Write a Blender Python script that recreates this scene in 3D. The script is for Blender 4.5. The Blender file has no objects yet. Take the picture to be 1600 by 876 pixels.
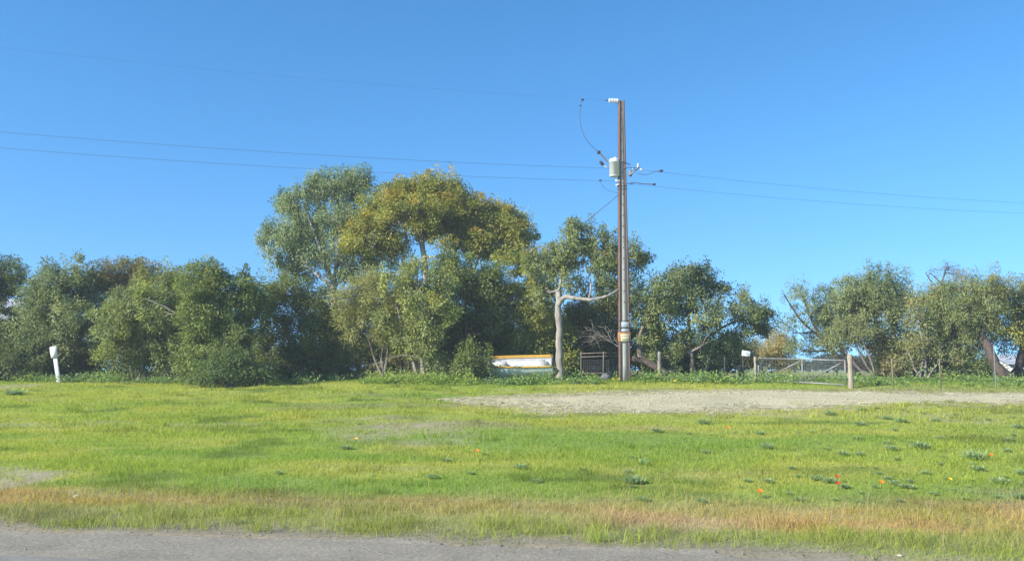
import bpy, math, random
import numpy as np

# ------------------------------------------------------------------ scene, camera, light
sc = bpy.context.scene
COL = sc.collection
F = 1386.0                      # focal length in photo pixels (1600 wide)
EYE = 1.70                      # eye height above the road
PITCH = math.atan((578.0 - 438.0) / F)
cam_d = bpy.data.cameras.new("camera")
cam_d.sensor_width = 36.0
cam_d.lens = 36.0 * F / 1600.0
cam_d.clip_end = 9000.0
cam = bpy.data.objects.new("camera", cam_d)
COL.objects.link(cam)
cam.location = (0, 0, EYE)
cam.rotation_euler = (math.pi / 2 + PITCH, 0, 0)
sc.camera = cam

TO_SUN = np.array([-0.77, -0.46, 0.48]); TO_SUN /= np.linalg.norm(TO_SUN)
SUN_EL = math.asin(TO_SUN[2]); SUN_AZ = math.atan2(TO_SUN[0], TO_SUN[1])
world = bpy.data.worlds.new("World"); sc.world = world
world.use_nodes = True
wt = world.node_tree; wt.nodes.clear()
wo = wt.nodes.new("ShaderNodeOutputWorld"); wb = wt.nodes.new("ShaderNodeBackground")
ws = wt.nodes.new("ShaderNodeTexSky"); ws.sky_type = 'NISHITA'; ws.sun_disc = False
ws.sun_elevation = SUN_EL; ws.sun_rotation = SUN_AZ
ws.air_density = 1.0; ws.dust_density = 0.0; ws.ozone_density = 3.2; ws.altitude = 0
wh = wt.nodes.new("ShaderNodeHueSaturation"); wh.inputs['Saturation'].default_value = 1.24; wh.inputs['Hue'].default_value = 0.496; wh.inputs['Value'].default_value = 1.06
wc = wt.nodes.new("ShaderNodeTexCoord"); wa = wt.nodes.new("ShaderNodeVectorMath"); wa.operation = 'ADD'
wa.inputs[1].default_value = (0, 0, 0.17)
wt.links.new(wc.outputs['Generated'], wa.inputs[0]); wt.links.new(wa.outputs[0], ws.inputs['Vector'])
wt.links.new(ws.outputs[0], wh.inputs['Color']); wt.links.new(wh.outputs[0], wb.inputs['Color'])
wb.inputs['Strength'].default_value = 0.15
wt.links.new(wb.outputs[0], wo.inputs['Surface'])
sun_d = bpy.data.lights.new("sun", 'SUN'); sun_d.energy = 5.0; sun_d.angle = math.radians(0.53)
sun_d.color = (1.0, 0.94, 0.84)
sun = bpy.data.objects.new("sun", sun_d); COL.objects.link(sun)
from mathutils import Vector, Matrix
sun.rotation_euler = Vector(TO_SUN).to_track_quat('Z', 'Y').to_euler()
sun.location = (-20, -20, 40)
vs = sc.view_settings
vs.view_transform = 'Standard'; vs.look = 'None'; vs.gamma = 1.0; vs.exposure = 0.8
vs.use_curve_mapping = False
sc.cycles.max_bounces = 6; sc.cycles.diffuse_bounces = 3; sc.cycles.glossy_bounces = 2
sc.cycles.transmission_bounces = 3; sc.cycles.transparent_max_bounces = 4
sc.cycles.use_denoising = True

VEIL = 0.0011                   # density of the added veil volume that lifts the dark tones

# ------------------------------------------------------------------ geometry helpers
CP, SP = math.cos(PITCH), math.sin(PITCH)
def P(px, py, Y):
    """photo pixel at forward distance Y -> world point"""
    r = (px - 800.0) / F; u = (438.0 - py) / F
    dy = CP - SP * u; dz = SP + CP * u
    k = Y / dy
    return np.array([r * k, Y, EYE + dz * k])

def vnoise(x, y, scale, seed, octaves=3):
    x = np.asarray(x, float); y = np.asarray(y, float)
    tot = np.zeros(np.broadcast(x, y).shape); amp = 1.0; nrm = 0.0
    for o in range(octaves):
        g = np.random.default_rng(seed * 31 + o).random((128, 128))
        u = x / scale * 2 ** o; v = y / scale * 2 ** o
        i = np.floor(u).astype(np.int64); j = np.floor(v).astype(np.int64)
        fu = u - i; fv = v - j
        fu = fu * fu * (3 - 2 * fu); fv = fv * fv * (3 - 2 * fv)
        i0 = i % 128; i1 = (i + 1) % 128; j0 = j % 128; j1 = (j + 1) % 128
        tot = tot + amp * ((g[i0, j0] * (1 - fu) + g[i1, j0] * fu) * (1 - fv) + (g[i0, j1] * (1 - fu) + g[i1, j1] * fu) * fv)
        nrm += amp; amp *= 0.5
    return tot / nrm

def sstep(a, b, x):
    t = np.clip((np.asarray(x, float) - a) / (b - a), 0, 1)
    return t * t * (3 - 2 * t)

RA = math.radians(9.2); CS, SN = math.cos(RA), math.sin(RA)
def to_st(x, y): return x * CS - y * SN, x * SN + y * CS          # along the road, across it
def to_xy(t, s): return t * CS + s * SN, -t * SN + s * CS
SE, KS = 8.7, 0.0487
def gz(x, y):
    x = np.asarray(x, float); y = np.asarray(y, float)
    t, s = to_st(x, y)
    ramp = KS * (s - SE)
    top = 1.33
    z = -np.log(np.exp(-np.clip(ramp, -3, 4) * 14) + math.exp(-top * 14)) / 14
    z = np.where(s < SE, -0.03, np.maximum(z, -0.03))
    w = sstep(8.9, 11.5, s) * (1 - sstep(60, 120, s))
    return z + w * (0.16 * (vnoise(t, s, 6.0, 3, 2) - 0.5) * (1 - 0.6 * sstep(28, 36, s)) + 0.05 * (vnoise(t, s, 1.3, 4, 2) - 0.5))

def G(px, py):
    """photo pixel -> point on the ground"""
    lo, hi = 4.0, 400.0
    for _ in range(60):
        m = 0.5 * (lo + hi); p = P(px, py, m)
        if p[2] > gz(p[0], p[1]): lo = m
        else: hi = m
    p = P(px, py, lo); p[2] = float(gz(p[0], p[1])); return p

def make_mesh(name, verts, faces, mat=None, cols=None, smooth=False, parent=None, mats=None, midx=None):
    """faces: (N,k) array or list of arrays; ONE mesh object"""
    me = bpy.data.meshes.new(name)
    verts = np.asarray(verts, np.float32)
    if isinstance(faces, np.ndarray): faces = [faces]
    faces = [np.asarray(f, np.int32) for f in faces if len(f)]
    me.vertices.add(len(verts)); me.vertices.foreach_set("co", verts.ravel())
    nl = sum(f.size for f in faces); npol = sum(len(f) for f in faces)
    me.loops.add(nl); me.loops.foreach_set("vertex_index", np.concatenate([f.ravel() for f in faces]))
    tot = np.concatenate([np.full(len(f), f.shape[1], np.int32) for f in faces])
    st = np.concatenate([[0], np.cumsum(tot)[:-1]]).astype(np.int32)
    me.polygons.add(npol); me.polygons.foreach_set("loop_start", st); me.polygons.foreach_set("loop_total", tot)
    if smooth: me.polygons.foreach_set("use_smooth", np.ones(npol, bool))
    for m in (mats or [mat]):
        if m: me.materials.append(m)
    if midx is not None: me.polygons.foreach_set("material_index", np.asarray(midx, np.int32))
    me.update(calc_edges=True)
    if cols is not None:
        a = me.attributes.new("Col", 'FLOAT_COLOR', 'POINT')
        c = np.ones((len(verts), 4), np.float32); c[:, :3] = cols
        a.data.foreach_set("color", c.ravel())
    o = bpy.data.objects.new(name, me); COL.objects.link(o)
    if parent is not None:
        o.parent = parent
    return o

class MB:
    """collects shapes for one mesh"""
    def __init__(self): self.v = []; self.f4 = []; self.f3 = []; self.n = 0
    def add(self, v, f):
        v = np.asarray(v, float)
        for q in f:
            (self.f4 if len(q) == 4 else self.f3).append([i + self.n for i in q])
        self.v.append(v); self.n += len(v)
    def arr(self, v, f):
        v = np.asarray(v, float); f = np.asarray(f) + self.n
        (self.f4 if f.shape[1] == 4 else self.f3).extend(f.tolist()); self.v.append(v); self.n += len(v)
    def box(self, c, d, rot=None, bev=0.0):
        hx, hy, hz = d[0] / 2, d[1] / 2, d[2] / 2
        b = bev if bev else min(hx, hy, hz) * 0.12
        vs_ = []; 
        for sx in (-1, 1):
            for sy in (-1, 1):
                for sz in (-1, 1):
                    vs_ += [(sx * (hx - b), sy * (hy - b), sz * hz), (sx * (hx - b), sy * hy, sz * (hz - b)), (sx * hx, sy * (hy - b), sz * (hz - b))]
        import bmesh
        bm = bmesh.new()
        for q in vs_: bm.verts.new(q)
        r = bmesh.ops.convex_hull(bm, input=bm.verts)
        bm.verts.index_update()
        V = np.array([v.co[:] for v in bm.verts]); Fs = [[v.index for v in f.verts] for f in bm.faces]
        bm.free()
        if rot is not None: V = V @ np.array(rot).T
        self.add(V + np.array(c), [f for f in Fs if len(f) in (3, 4)])
    def tube(self, pts, rad, n=6, caps=True):
        pts = np.asarray(pts, float); m = len(pts)
        rad = np.broadcast_to(np.asarray(rad, float), (m,))
        tan = np.gradient(pts, axis=0); tan /= np.linalg.norm(tan, axis=1, keepdims=True) + 1e-9
        ref = np.array([0.31, 0.17, 0.93]) if abs(tan[:, 2]).mean() < 0.8 else np.array([0.93, 0.31, 0.1])
        a = np.cross(tan, ref); a /= np.linalg.norm(a, axis=1, keepdims=True) + 1e-9
        b = np.cross(tan, a)
        ang = np.arange(n) * 2 * math.pi / n
        V = pts[:, None] + rad[:, None, None] * (np.cos(ang)[None, :, None] * a[:, None] + np.sin(ang)[None, :, None] * b[:, None])
        i = np.arange(m - 1)[:, None] * n; j = np.arange(n)[None]; k = (j + 1) % n
        f = np.stack([i + j, i + k, i + n + k, i + n + j], -1).reshape(-1, 4)
        V = V.reshape(-1, 3)
        base = self.n
        self.arr(V, f)
        if caps and n > 2:
            c0 = self.n; self.v.append(pts[[0, -1]]); self.n += 2
            for q in range(n):
                self.f3.append([c0, base + (q + 1) % n, base + q])
                self.f3.append([c0 + 1, base + (m - 1) * n + q, base + (m - 1) * n + (q + 1) % n])
    def lathe(self, c, axis, prof, n=16):
        """prof: (r, h) along axis"""
        ax = np.array(axis, float); ax /= np.linalg.norm(ax)
        pts = [np.array(c) + ax * h for r, h in prof]
        self.tube_exact(pts, [r for r, h in prof], ax, n)
    def tube_exact(self, pts, rad, ax, n):
        pts = np.asarray(pts); rad = np.asarray(rad, float); m = len(pts)
        ref = np.array([0, 0, 1.0]) if abs(ax[2]) < 0.8 else np.array([1.0, 0, 0])
        a = np.cross(ax, ref); a /= np.linalg.norm(a); b = np.cross(ax, a)
        ang = np.arange(n) * 2 * math.pi / n
        V = pts[:, None] + rad[:, None, None] * (np.cos(ang)[None, :, None] * a + np.sin(ang)[None, :, None] * b)[0][None]
        i = np.arange(m - 1)[:, None] * n; j = np.arange(n)[None]; k = (j + 1) % n
        f = np.stack([i + j, i + k, i + n + k, i + n + j], -1).reshape(-1, 4)
        base = self.n
        self.arr(V.reshape(-1, 3), f)
        c0 = self.n; self.v.append(pts[[0, -1]]); self.n += 2
        for q in range(n):
            self.f3.append([c0, base + (q + 1) % n, base + q])
            self.f3.append([c0 + 1, base + (m - 1) * n + q, base + (m - 1) * n + (q + 1) % n])
    def build(self, name, mat, parent=None, smooth=False, cols=None):
        fs = []
        if self.f4: fs.append(np.array(self.f4))
        if self.f3: fs.append(np.array(self.f3))
        return make_mesh(name, np.concatenate(self.v), fs, mat, cols=cols, smooth=smooth, parent=parent)

def tag(o, label, cat=None, group=None, kind=None):
    if label: o['label'] = label
    if cat: o['category'] = cat
    if group: o['group'] = group
    if kind: o['kind'] = kind
    return o
def thing(name, label, cat, loc=(0, 0, 0), rot=(0, 0, 0), group=None):
    o = bpy.data.objects.new(name, None); COL.objects.link(o)
    o.location = loc; o.rotation_euler = rot; o.empty_display_size = 0.2
    return tag(o, label, cat, group)

# ------------------------------------------------------------------ materials
def new_mat(name):
    m = bpy.data.materials.new(name); m.use_nodes = True
    nt = m.node_tree; nt.nodes.clear()
    out = nt.nodes.new("ShaderNodeOutputMaterial"); b = nt.nodes.new("ShaderNodeBsdfPrincipled")
    nt.links.new(b.outputs[0], out.inputs[0])
    return m, nt, b, out
def noise(nt, scale, detail=4, rough=0.55, vec=None):
    n = nt.nodes.new("ShaderNodeTexNoise"); n.inputs['Scale'].default_value = scale
    n.inputs['Detail'].default_value = detail; n.inputs['Roughness'].default_value = rough
    if vec is not None: nt.links.new(vec, n.inputs['Vector'])
    return n
def ramp(nt, src, stops):
    r = nt.nodes.new("ShaderNodeValToRGB")
    while len(r.color_ramp.elements) < len(stops): r.color_ramp.elements.new(0.5)
    for e, (p, c) in zip(r.color_ramp.elements, stops):
        e.position = p; e.color = (*c, 1) if len(c) == 3 else c
    nt.links.new(src, r.inputs[0]); return r
def mixc(nt, mode, fac, a, b):
    m = nt.nodes.new("ShaderNodeMix"); m.data_type = 'RGBA'; m.blend_type = mode
    if isinstance(fac, float): m.inputs[0].default_value = fac
    else: nt.links.new(fac, m.inputs[0])
    for s, v in ((m.inputs[6], a), (m.inputs[7], b)):
        if isinstance(v, tuple): s.default_value = (*v, 1)
        else: nt.links.new(v, s)
    return m.outputs[2]
def bump(nt, b, src, strength, dist=0.02):
    n = nt.nodes.new("ShaderNodeBump"); n.inputs['Strength'].default_value = strength; n.inputs['Distance'].default_value = dist
    nt.links.new(src, n.inputs['Height']); nt.links.new(n.outputs[0], b.inputs['Normal'])
def objco(nt):
    return nt.nodes.new("ShaderNodeTexCoord").outputs['Object']

def mat_plain(name, c1, c2=None, rough=0.6, scale=8.0, metal=0.0, spec=0.4, bmp=0.0, stretch=None, stops=(0.35, 0.68)):
    m, nt, b, out = new_mat(name)
    v = objco(nt)
    if stretch:
        mp = nt.nodes.new("ShaderNodeMapping"); mp.inputs['Scale'].default_value = stretch
        nt.links.new(v, mp.inputs[0]); v = mp.outputs[0]
    n = noise(nt, scale, 6, 0.62, v)
    c2 = c2 or tuple(x * 0.75 for x in c1)
    r = ramp(nt, n.outputs[0], [(stops[0], c2), (stops[1], c1)])
    nt.links.new(r.outputs[0], b.inputs['Base Color'])
    b.inputs['Roughness'].default_value = rough; b.inputs['Metallic'].default_value = metal
    b.inputs['Specular IOR Level'].default_value = spec
    if bmp: bump(nt, b, n.outputs[0], bmp)
    return m

def mat_leaf(name, rough=0.45, spec=0.45, trans=0.25):
    m, nt, b, out = new_mat(name)
    a = nt.nodes.new("ShaderNodeAttribute"); a.attribute_name = "Col"
    nt.links.new(a.outputs['Color'], b.inputs['Base Color'])
    b.inputs['Roughness'].default_value = rough; b.inputs['Specular IOR Level'].default_value = spec
    t = nt.nodes.new("ShaderNodeBsdfTranslucent")
    hs = nt.nodes.new("ShaderNodeHueSaturation"); hs.inputs['Saturation'].default_value = 1.15; hs.inputs['Value'].default_value = 1.25
    nt.links.new(a.outputs['Color'], hs.inputs['Color']); nt.links.new(hs.outputs[0], t.inputs['Color'])
    mx = nt.nodes.new("ShaderNodeMixShader"); mx.inputs[0].default_value = trans
    nt.links.new(b.outputs[0], mx.inputs[1]); nt.links.new(t.outputs[0], mx.inputs[2]); nt.links.new(mx.outputs[0], out.inputs[0])
    return m

def mat_vcol(name, scale, lo, hi, rough=0.9, bmp=0.4, spec=0.2):
    m, nt, b, out = new_mat(name)
    a = nt.nodes.new("ShaderNodeAttribute"); a.attribute_name = "Col"
    v = objco(nt)
    n1 = noise(nt, scale, 8, 0.7, v); n2 = noise(nt, scale * 0.13, 4, 0.6, v)
    r = ramp(nt, n1.outputs[0], [(0.3, (lo,) * 3), (0.7, (hi,) * 3)])
    r2 = ramp(nt, n2.outputs[0], [(0.3, (0.82, 0.84, 0.8)), (0.7, (1.12, 1.1, 1.06))])
    c = mixc(nt, 'MULTIPLY', 1.0, a.outputs['Color'], r.outputs[0]); c = mixc(nt, 'MULTIPLY', 1.0, c, r2.outputs[0])
    nt.links.new(c, b.inputs['Base Color'])
    b.inputs['Roughness'].default_value = rough; b.inputs['Specular IOR Level'].default_value = spec
    bump(nt, b, n1.outputs[0], bmp, 0.03)
    return m

M = {}
M['ground'] = mat_vcol('ground_soil', 22.0, 0.62, 1.3)
M['gum_leaf'] = mat_leaf('gum_leaf', 0.5, 0.28, 0.3)
M['shrub_leaf'] = mat_leaf('shrub_leaf', 0.55, 0.25, 0.3)
M['grass'] = mat_leaf('grass_blade', 0.7, 0.12, 0.45)
M['herb'] = mat_leaf('herb_leaf', 0.55, 0.25, 0.42)
M['pale_bark'] = mat_plain('pale_bark', (0.38, 0.345, 0.29), (0.17, 0.15, 0.125), 0.8, 4.0, bmp=0.4, stretch=(2, 2, 0.5))
M['white_bark'] = mat_plain('white_bark', (0.62, 0.57, 0.50), (0.36, 0.32, 0.28), 0.8, 3.0, bmp=0.3, stretch=(2, 2, 0.5))
M['dark_bark'] = mat_plain('dark_bark', (0.12, 0.09, 0.07), (0.05, 0.04, 0.032), 0.9, 5.0, bmp=0.6, stretch=(2, 2, 0.4))
M['grey_bark'] = mat_plain('grey_bark', (0.26, 0.22, 0.17), (0.12, 0.10, 0.08), 0.9, 5.0, bmp=0.5, stretch=(2, 2, 0.5))
M['dead_twig'] = mat_plain('dead_twig', (0.36, 0.31, 0.25), (0.2, 0.17, 0.14), 0.9, 5.0)
M['rust'] = mat_plain('rusty_steel', (0.20, 0.120, 0.090), (0.12, 0.068, 0.052), 0.8, 6.0, bmp=0.15, stretch=(3, 3, 0.6))
M['concrete'] = mat_plain('pole_concrete', (0.46, 0.45, 0.38), (0.34, 0.33, 0.28), 0.9, 3.5, bmp=0.2, stretch=(3, 3, 0.7))
M['galv'] = mat_plain('galvanised_steel', (0.27, 0.275, 0.27), (0.19, 0.195, 0.195), 0.55, 9.0, metal=0.35)
M['tank'] = mat_plain('transformer_paint', (0.78, 0.80, 0.80), (0.68, 0.70, 0.70), 0.4, 3.0, stretch=(3, 3, 0.6))
M['porcelain'] = mat_plain('pale_porcelain', (0.68, 0.66, 0.6), (0.55, 0.53, 0.48), 0.25, 6.0)
M['dark_metal'] = mat_plain('dark_fitting', (0.06, 0.06, 0.065), (0.03, 0.03, 0.033), 0.5, 10.0)
M['wire'] = mat_plain('conductor', (0.10, 0.10, 0.11), (0.07, 0.07, 0.08), 0.5, 10.0)
M['wood'] = mat_plain('weathered_wood', (0.40, 0.35, 0.26), (0.2, 0.17, 0.12), 0.9, 6.0, bmp=0.5, stretch=(4, 4, 0.5))
M['white_paint'] = mat_plain('white_paint', (0.80, 0.81, 0.80), (0.68, 0.69, 0.68), 0.45, 5.0)
M['plate_blue'] = mat_plain('pale_blue_plate', (0.50, 0.56, 0.60), (0.42, 0.48, 0.52), 0.4, 12.0)
M['plate_cream'] = mat_plain('cream_plate', (0.72, 0.66, 0.42), (0.62, 0.56, 0.36), 0.5, 12.0)
M['orange'] = mat_plain('orange_band', (0.42, 0.22, 0.09), (0.34, 0.17, 0.07), 0.5, 12.0)
M['boat_white'] = mat_plain('boat_white', (0.80, 0.81, 0.78), (0.66, 0.67, 0.63), 0.5, 3.0)
M['boat_grey'] = mat_plain('boat_liner', (0.56, 0.57, 0.57), (0.44, 0.45, 0.44), 0.55, 3.0)
M['boat_yellow'] = mat_plain('boat_yellow', (0.66, 0.38, 0.03), (0.54, 0.30, 0.03), 0.45, 6.0)
M['stone'] = mat_plain('pale_stone', (0.50, 0.45, 0.31), (0.36, 0.32, 0.21), 0.9, 9.0, bmp=0.5)
M['road_stone'] = mat_plain('road_stone', (.36, .33, .28), (.2, .18, .15), .9, 9.0)
M['dark_stone'] = mat_plain('grey_boulder', (0.16, 0.17, 0.18), (0.10, 0.105, 0.11), 0.9, 6.0, bmp=0.5)
M['shed_wall'] = mat_plain('shed_wall', (0.50, 0.50, 0.47), (0.42, 0.42, 0.4), 0.7, 3.0)
M['shed_roof'] = mat_plain('shed_roof', (0.44, 0.46, 0.48), (0.36, 0.38, 0.40), 0.5, 3.0)
M['glass'] = mat_plain('window_glass', (0.05, 0.07, 0.09), (0.04, 0.05, 0.07), 0.1, 2.0, spec=0.6)
def mat_tex(name, cols, scale, rough=0.95, bmp=0.5):
    m, nt, b, out = new_mat(name); v = objco(nt)
    n1 = noise(nt, scale, 10, 0.75, v); n2 = noise(nt, scale * 0.05, 5, 0.6, v)
    vo = nt.nodes.new("ShaderNodeTexVoronoi"); vo.inputs['Scale'].default_value = scale * 1.6; nt.links.new(v, vo.inputs['Vector'])
    r = ramp(nt, n1.outputs[0], [(0.28, cols[0]), (0.5, cols[1]), (0.74, cols[2])])
    r2 = ramp(nt, n2.outputs[0], [(0.3, (0.8, 0.8, 0.8)), (0.7, (1.1, 1.1, 1.1))])
    r3 = ramp(nt, vo.outputs['Color'], [(0.0, (0.72, 0.72, 0.72)), (1.0, (1.2, 1.2, 1.2))])
    c = mixc(nt, 'MULTIPLY', 1.0, r.outputs[0], r2.outputs[0]); c = mixc(nt, 'MULTIPLY', 0.8, c, r3.outputs[0])
    nt.links.new(c, b.inputs['Base Color']); b.inputs['Roughness'].default_value = rough
    b.inputs['Specular IOR Level'].default_value = 0.2
    bump(nt, b, n1.outputs[0], bmp, 0.02); return m
M['asphalt'] = mat_tex('chip_seal', [(0.19, 0.175, 0.145), (0.28, 0.26, 0.22), (0.37, 0.345, 0.295)], 60)
M['shoulder'] = mat_tex('shoulder_gravel', [(0.17, 0.145, 0.105), (0.31, 0.272, 0.205), (0.44, 0.395, 0.31)], 26)
M['track'] = mat_tex('limestone_rubble', [(0.30, 0.25, 0.125), (0.54, 0.475, 0.285), (0.70, 0.63, 0.42)], 14)

# ------------------------------------------------------------------ land
TRACK_PX = [(735, 625), (800, 616), (900, 613), (1050, 610), (1200, 611), (1340, 612), (1480, 613), (1640, 613), (1800, 614),
            (1800, 620), (1640, 625), (1480, 629), (1380, 633), (1260, 639), (1130, 644), (1000, 646), (890, 641), (810, 634), (760, 629)]
TRACK = np.array([G(*q)[:2] for q in TRACK_PX])
def sd_poly(x, y, poly):
    x = np.asarray(x, float); y = np.asarray(y, float)
    d = np.full(x.shape, 1e9); ins = np.zeros(x.shape, bool)
    for (ax, ay), (bx, by) in zip(poly, np.roll(poly, -1, 0)):
        ex, ey = bx - ax, by - ay
        h = np.clip(((x - ax) * ex + (y - ay) * ey) / (ex * ex + ey * ey), 0, 1)
        d = np.minimum(d, np.hypot(x - ax - ex * h, y - ay - ey * h))
        c = ((ay > y) != (by > y)) & (x < ex * (y - ay) / (ey if abs(ey) > 1e-9 else 1e-9) + ax)
        ins ^= c
    return np.where(ins, d, -d)
def track_mask(x, y):
    t, s = to_st(x, y)
    return sd_poly(x, y, TRACK) + (vnoise(t, s, 2.6, 11, 4) - 0.5) * np.where(np.asarray(x) / np.asarray(y) < .09, 4.4, 2.6)

BARE = []                                                  # worn patches in the sward: centre, half sizes along / across the road
for px, py, rx, ry, k in [(15, 752, 58, 22, .9), (0, 735, 50, 10, .8), (130, 664, 170, 9, .55), (330, 666, 90, 7, .6), (620, 672, 130, 16, .75), (690, 684, 80, 12, .6), (600, 657, 120, 10, .45), (1300, 644, 200, 8, .5), (1500, 655, 70, 8, .6), (15, 603, 50, 5, .8), (170, 772, 120, 10, .5)]:
    c = G(px, py); a = G(px, py - ry); b_ = G(px, py + ry); l = G(px - rx, py)
    t0, s0 = to_st(c[0], c[1])
    BARE.append((t0, s0, abs(to_st(l[0], l[1])[0] - t0), 0.5 * abs(to_st(a[0], a[1])[1] - to_st(b_[0], b_[1])[1]), k))
def bare_mask(t, s):
    m = np.zeros(np.shape(t))
    for t0, s0, rt, rs, k in BARE:
        q = ((t - t0) / rt) ** 2 + ((s - s0) / rs) ** 2
        m = np.maximum(m, k * (1 - sstep(0.3, 1.5, q)))
    return np.clip(m + (vnoise(t, s, 0.9, 21, 3) - 0.62) * 0.9 * (m > 0.02), 0, 1)
def dry_mask(t, s):
    """the straw coloured strip along the road"""
    n = vnoise(t * 0.5, s, 1.2, 22, 3) - 0.5
    e = s + n * 1.3 + 1.0 * (vnoise(t, s * 0, 5.0, 29, 2) - .5)
    return sstep(8.9, 9.6, e) * (1 - sstep(10.5, 11.8, e)) * (.72 + .28 * sstep(.35, .55, vnoise(t * .6, s, .9, 30, 3)))
C_GREEN = np.array([0.290, 0.360, 0.070]); C_LUSH = np.array([0.215, 0.315, 0.062]); C_YEL = np.array([0.395, 0.405, 0.095])
C_DRY = np.array([0.47, 0.37, 0.21]); C_OLIVE = np.array([0.27, 0.29, 0.10]); C_EARTH = np.array([0.36, 0.31, 0.22])
C_RED = np.array([0.50, 0.31, 0.155])
def lerp(a, b, w): return a + (b - a) * np.asarray(w)[..., None]
def sward(x, y):
    t, s = to_st(x, y)
    n1 = vnoise(t * 0.45, s, 3.0, 23, 3); n2 = vnoise(t * 0.5, s, 1.1, 24, 3); n3 = vnoise(t, s, 7.0, 25, 2)
    c = lerp(np.broadcast_to(C_GREEN, np.shape(t) + (3,)), C_LUSH, sstep(0.48, 0.72, n1))
    c = lerp(c, C_YEL, sstep(0.5, 0.72, n2) * 0.7)
    c = lerp(c, C_YEL, sstep(15, 24, s) * 0.45 * sstep(0.3, 0.6, n3))
    n4 = vnoise(t * 0.55, s, 0.8, 27, 3)
    c = lerp(c, C_LUSH * .62, sstep(0.6, 0.8, n4) * .75)
    c = lerp(c, C_EARTH * .9, sstep(0.62, 0.8, vnoise(t * 0.35, s * 1.2, 1.6, 28, 4)) * .5)
    c = lerp(c, C_OLIVE, sstep(4, 12, t) * sstep(12, 18, s) * 0.5)
    d = dry_mask(t, s)
    dc = lerp(lerp(np.broadcast_to(C_DRY, c.shape), C_RED, sstep(0.45, 0.65, vnoise(t * .4, s, 1.5, 26, 2))), C_OLIVE, (1 - sstep(9.3, 10.2, s + (n2 - .5) * 1.2)) * .85)
    c = lerp(c, dc, d * (0.55 + 0.45 * sstep(0.35, 0.6, n2)))
    return c * np.array([1.27, 1.22, 1.12])
def ground_col(x, y):
    t, s = to_st(x, y)
    c = sward(x, y) * 0.78
    c = lerp(c, C_EARTH, np.maximum(bare_mask(t, s), 0.25 * dry_mask(t, s)))
    tm = track_mask(x, y) + 1.4 * (vnoise(t * .4, s, .8, 35, 3) - .5)
    c = lerp(c, np.array([.40, .345, .185]), sstep(-1.6, .6, tm) * .8)
    c = lerp(c, C_EARTH * .75, 1 - sstep(8.9, 9.9, s + .14 * np.maximum(t, 0) + (vnoise(t, s, .8, 36, 3) - .5) * 1.0))
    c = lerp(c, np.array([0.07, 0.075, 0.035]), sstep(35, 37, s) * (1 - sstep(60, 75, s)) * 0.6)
    c = lerp(c, np.array([0.26, 0.225, 0.155]), 1 - sstep(8.2, 8.9, s))
    return c

def axis(spans):
    out = []
    for a, b, n in spans: out.append(np.linspace(a, b, n, endpoint=False))
    return np.concatenate(out + [[spans[-1][1]]])
ts = axis([(-4000, -400, 8), (-400, -60, 18), (-60, -28, 50), (-28, 28, 230), (28, 60, 50), (60, 400, 18), (400, 4000, 8)])
ss = axis([(-400, -20, 10), (-20, 8.5, 20), (8.5, 9.2, 8), (9.2, 42, 165), (42, 80, 40), (80, 400, 24), (400, 5000, 12)])
T_, S_ = np.meshgrid(ts, ss, indexing='ij')
X_, Y_ = to_xy(T_, S_)
Z_ = gz(X_, Y_)
def grid_faces(nx, ny, keep=None):
    i, j = np.meshgrid(np.arange(nx - 1), np.arange(ny - 1), indexing='ij')
    a = i * ny + j
    f = np.stack([a, a + ny, a + ny + 1, a + 1], -1).reshape(-1, 4)
    return f if keep is None else f[keep.ravel()]
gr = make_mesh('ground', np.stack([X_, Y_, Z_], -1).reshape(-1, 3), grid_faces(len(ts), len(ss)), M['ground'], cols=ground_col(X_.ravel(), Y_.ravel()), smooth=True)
tag(gr, None, kind='structure')

def sheet(name, mat, t0, t1, dt, s0, s1, ds, keepf, lift, zf=None):
    tt = np.arange(t0, t1 + dt, dt); s_ = np.arange(s0, s1 + ds, ds)
    T, S = np.meshgrid(tt, s_, indexing='ij'); X, Y = to_xy(T, S)
    Z = gz(X, Y) + lift if zf is None else zf(X, Y)
    tc, sc_ = T[:-1, :-1] + dt / 2, S[:-1, :-1] + ds / 2
    f = grid_faces(len(tt), len(s_), keepf(tc, sc_))
    used, inv = np.unique(f, return_inverse=True)
    V = np.stack([X, Y, Z], -1).reshape(-1, 3)[used]
    return make_mesh(name, V, inv.reshape(-1, 4), mat, smooth=True)
tag(sheet('road', M['asphalt'], -300, 300, 10, -2.0, 7.5, 9.5, lambda t, s: s < 99, 0, lambda x, y: x * 0 + 0.012), None, kind='structure')
tag(sheet('road_shoulder', M['shoulder'], -26, 26, 0.12, 7.3, 9.4, 0.06,
          lambda t, s: s < 8.75 - .14 * np.maximum(t, 0) + 0.55 * (vnoise(t, s, 1.6, 31, 4) - 0.5) + 0.25 * (vnoise(t, s, 0.4, 32, 2) - .5), 0, lambda x, y: np.maximum(gz(x, y) + 0.008, 0.004) - 0.02 * (1 - sstep(7.3, 7.6, to_st(x, y)[1]))), None, kind='structure')
tag(sheet('gravel_track', M['track'], -16, 45, 0.12, 19, 34, 0.12,
          lambda t, s: track_mask(*to_xy(t, s)) + np.where(t < 3.0, 3.2, 1.4) * (np.random.default_rng(33).random(np.shape(t)) - .5) - .35 * (t < 3.0) + 1.2 * (vnoise(t * .4, s, .7, 34, 3) - .5) > 0.15, 0.006), None, kind='structure')

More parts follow.
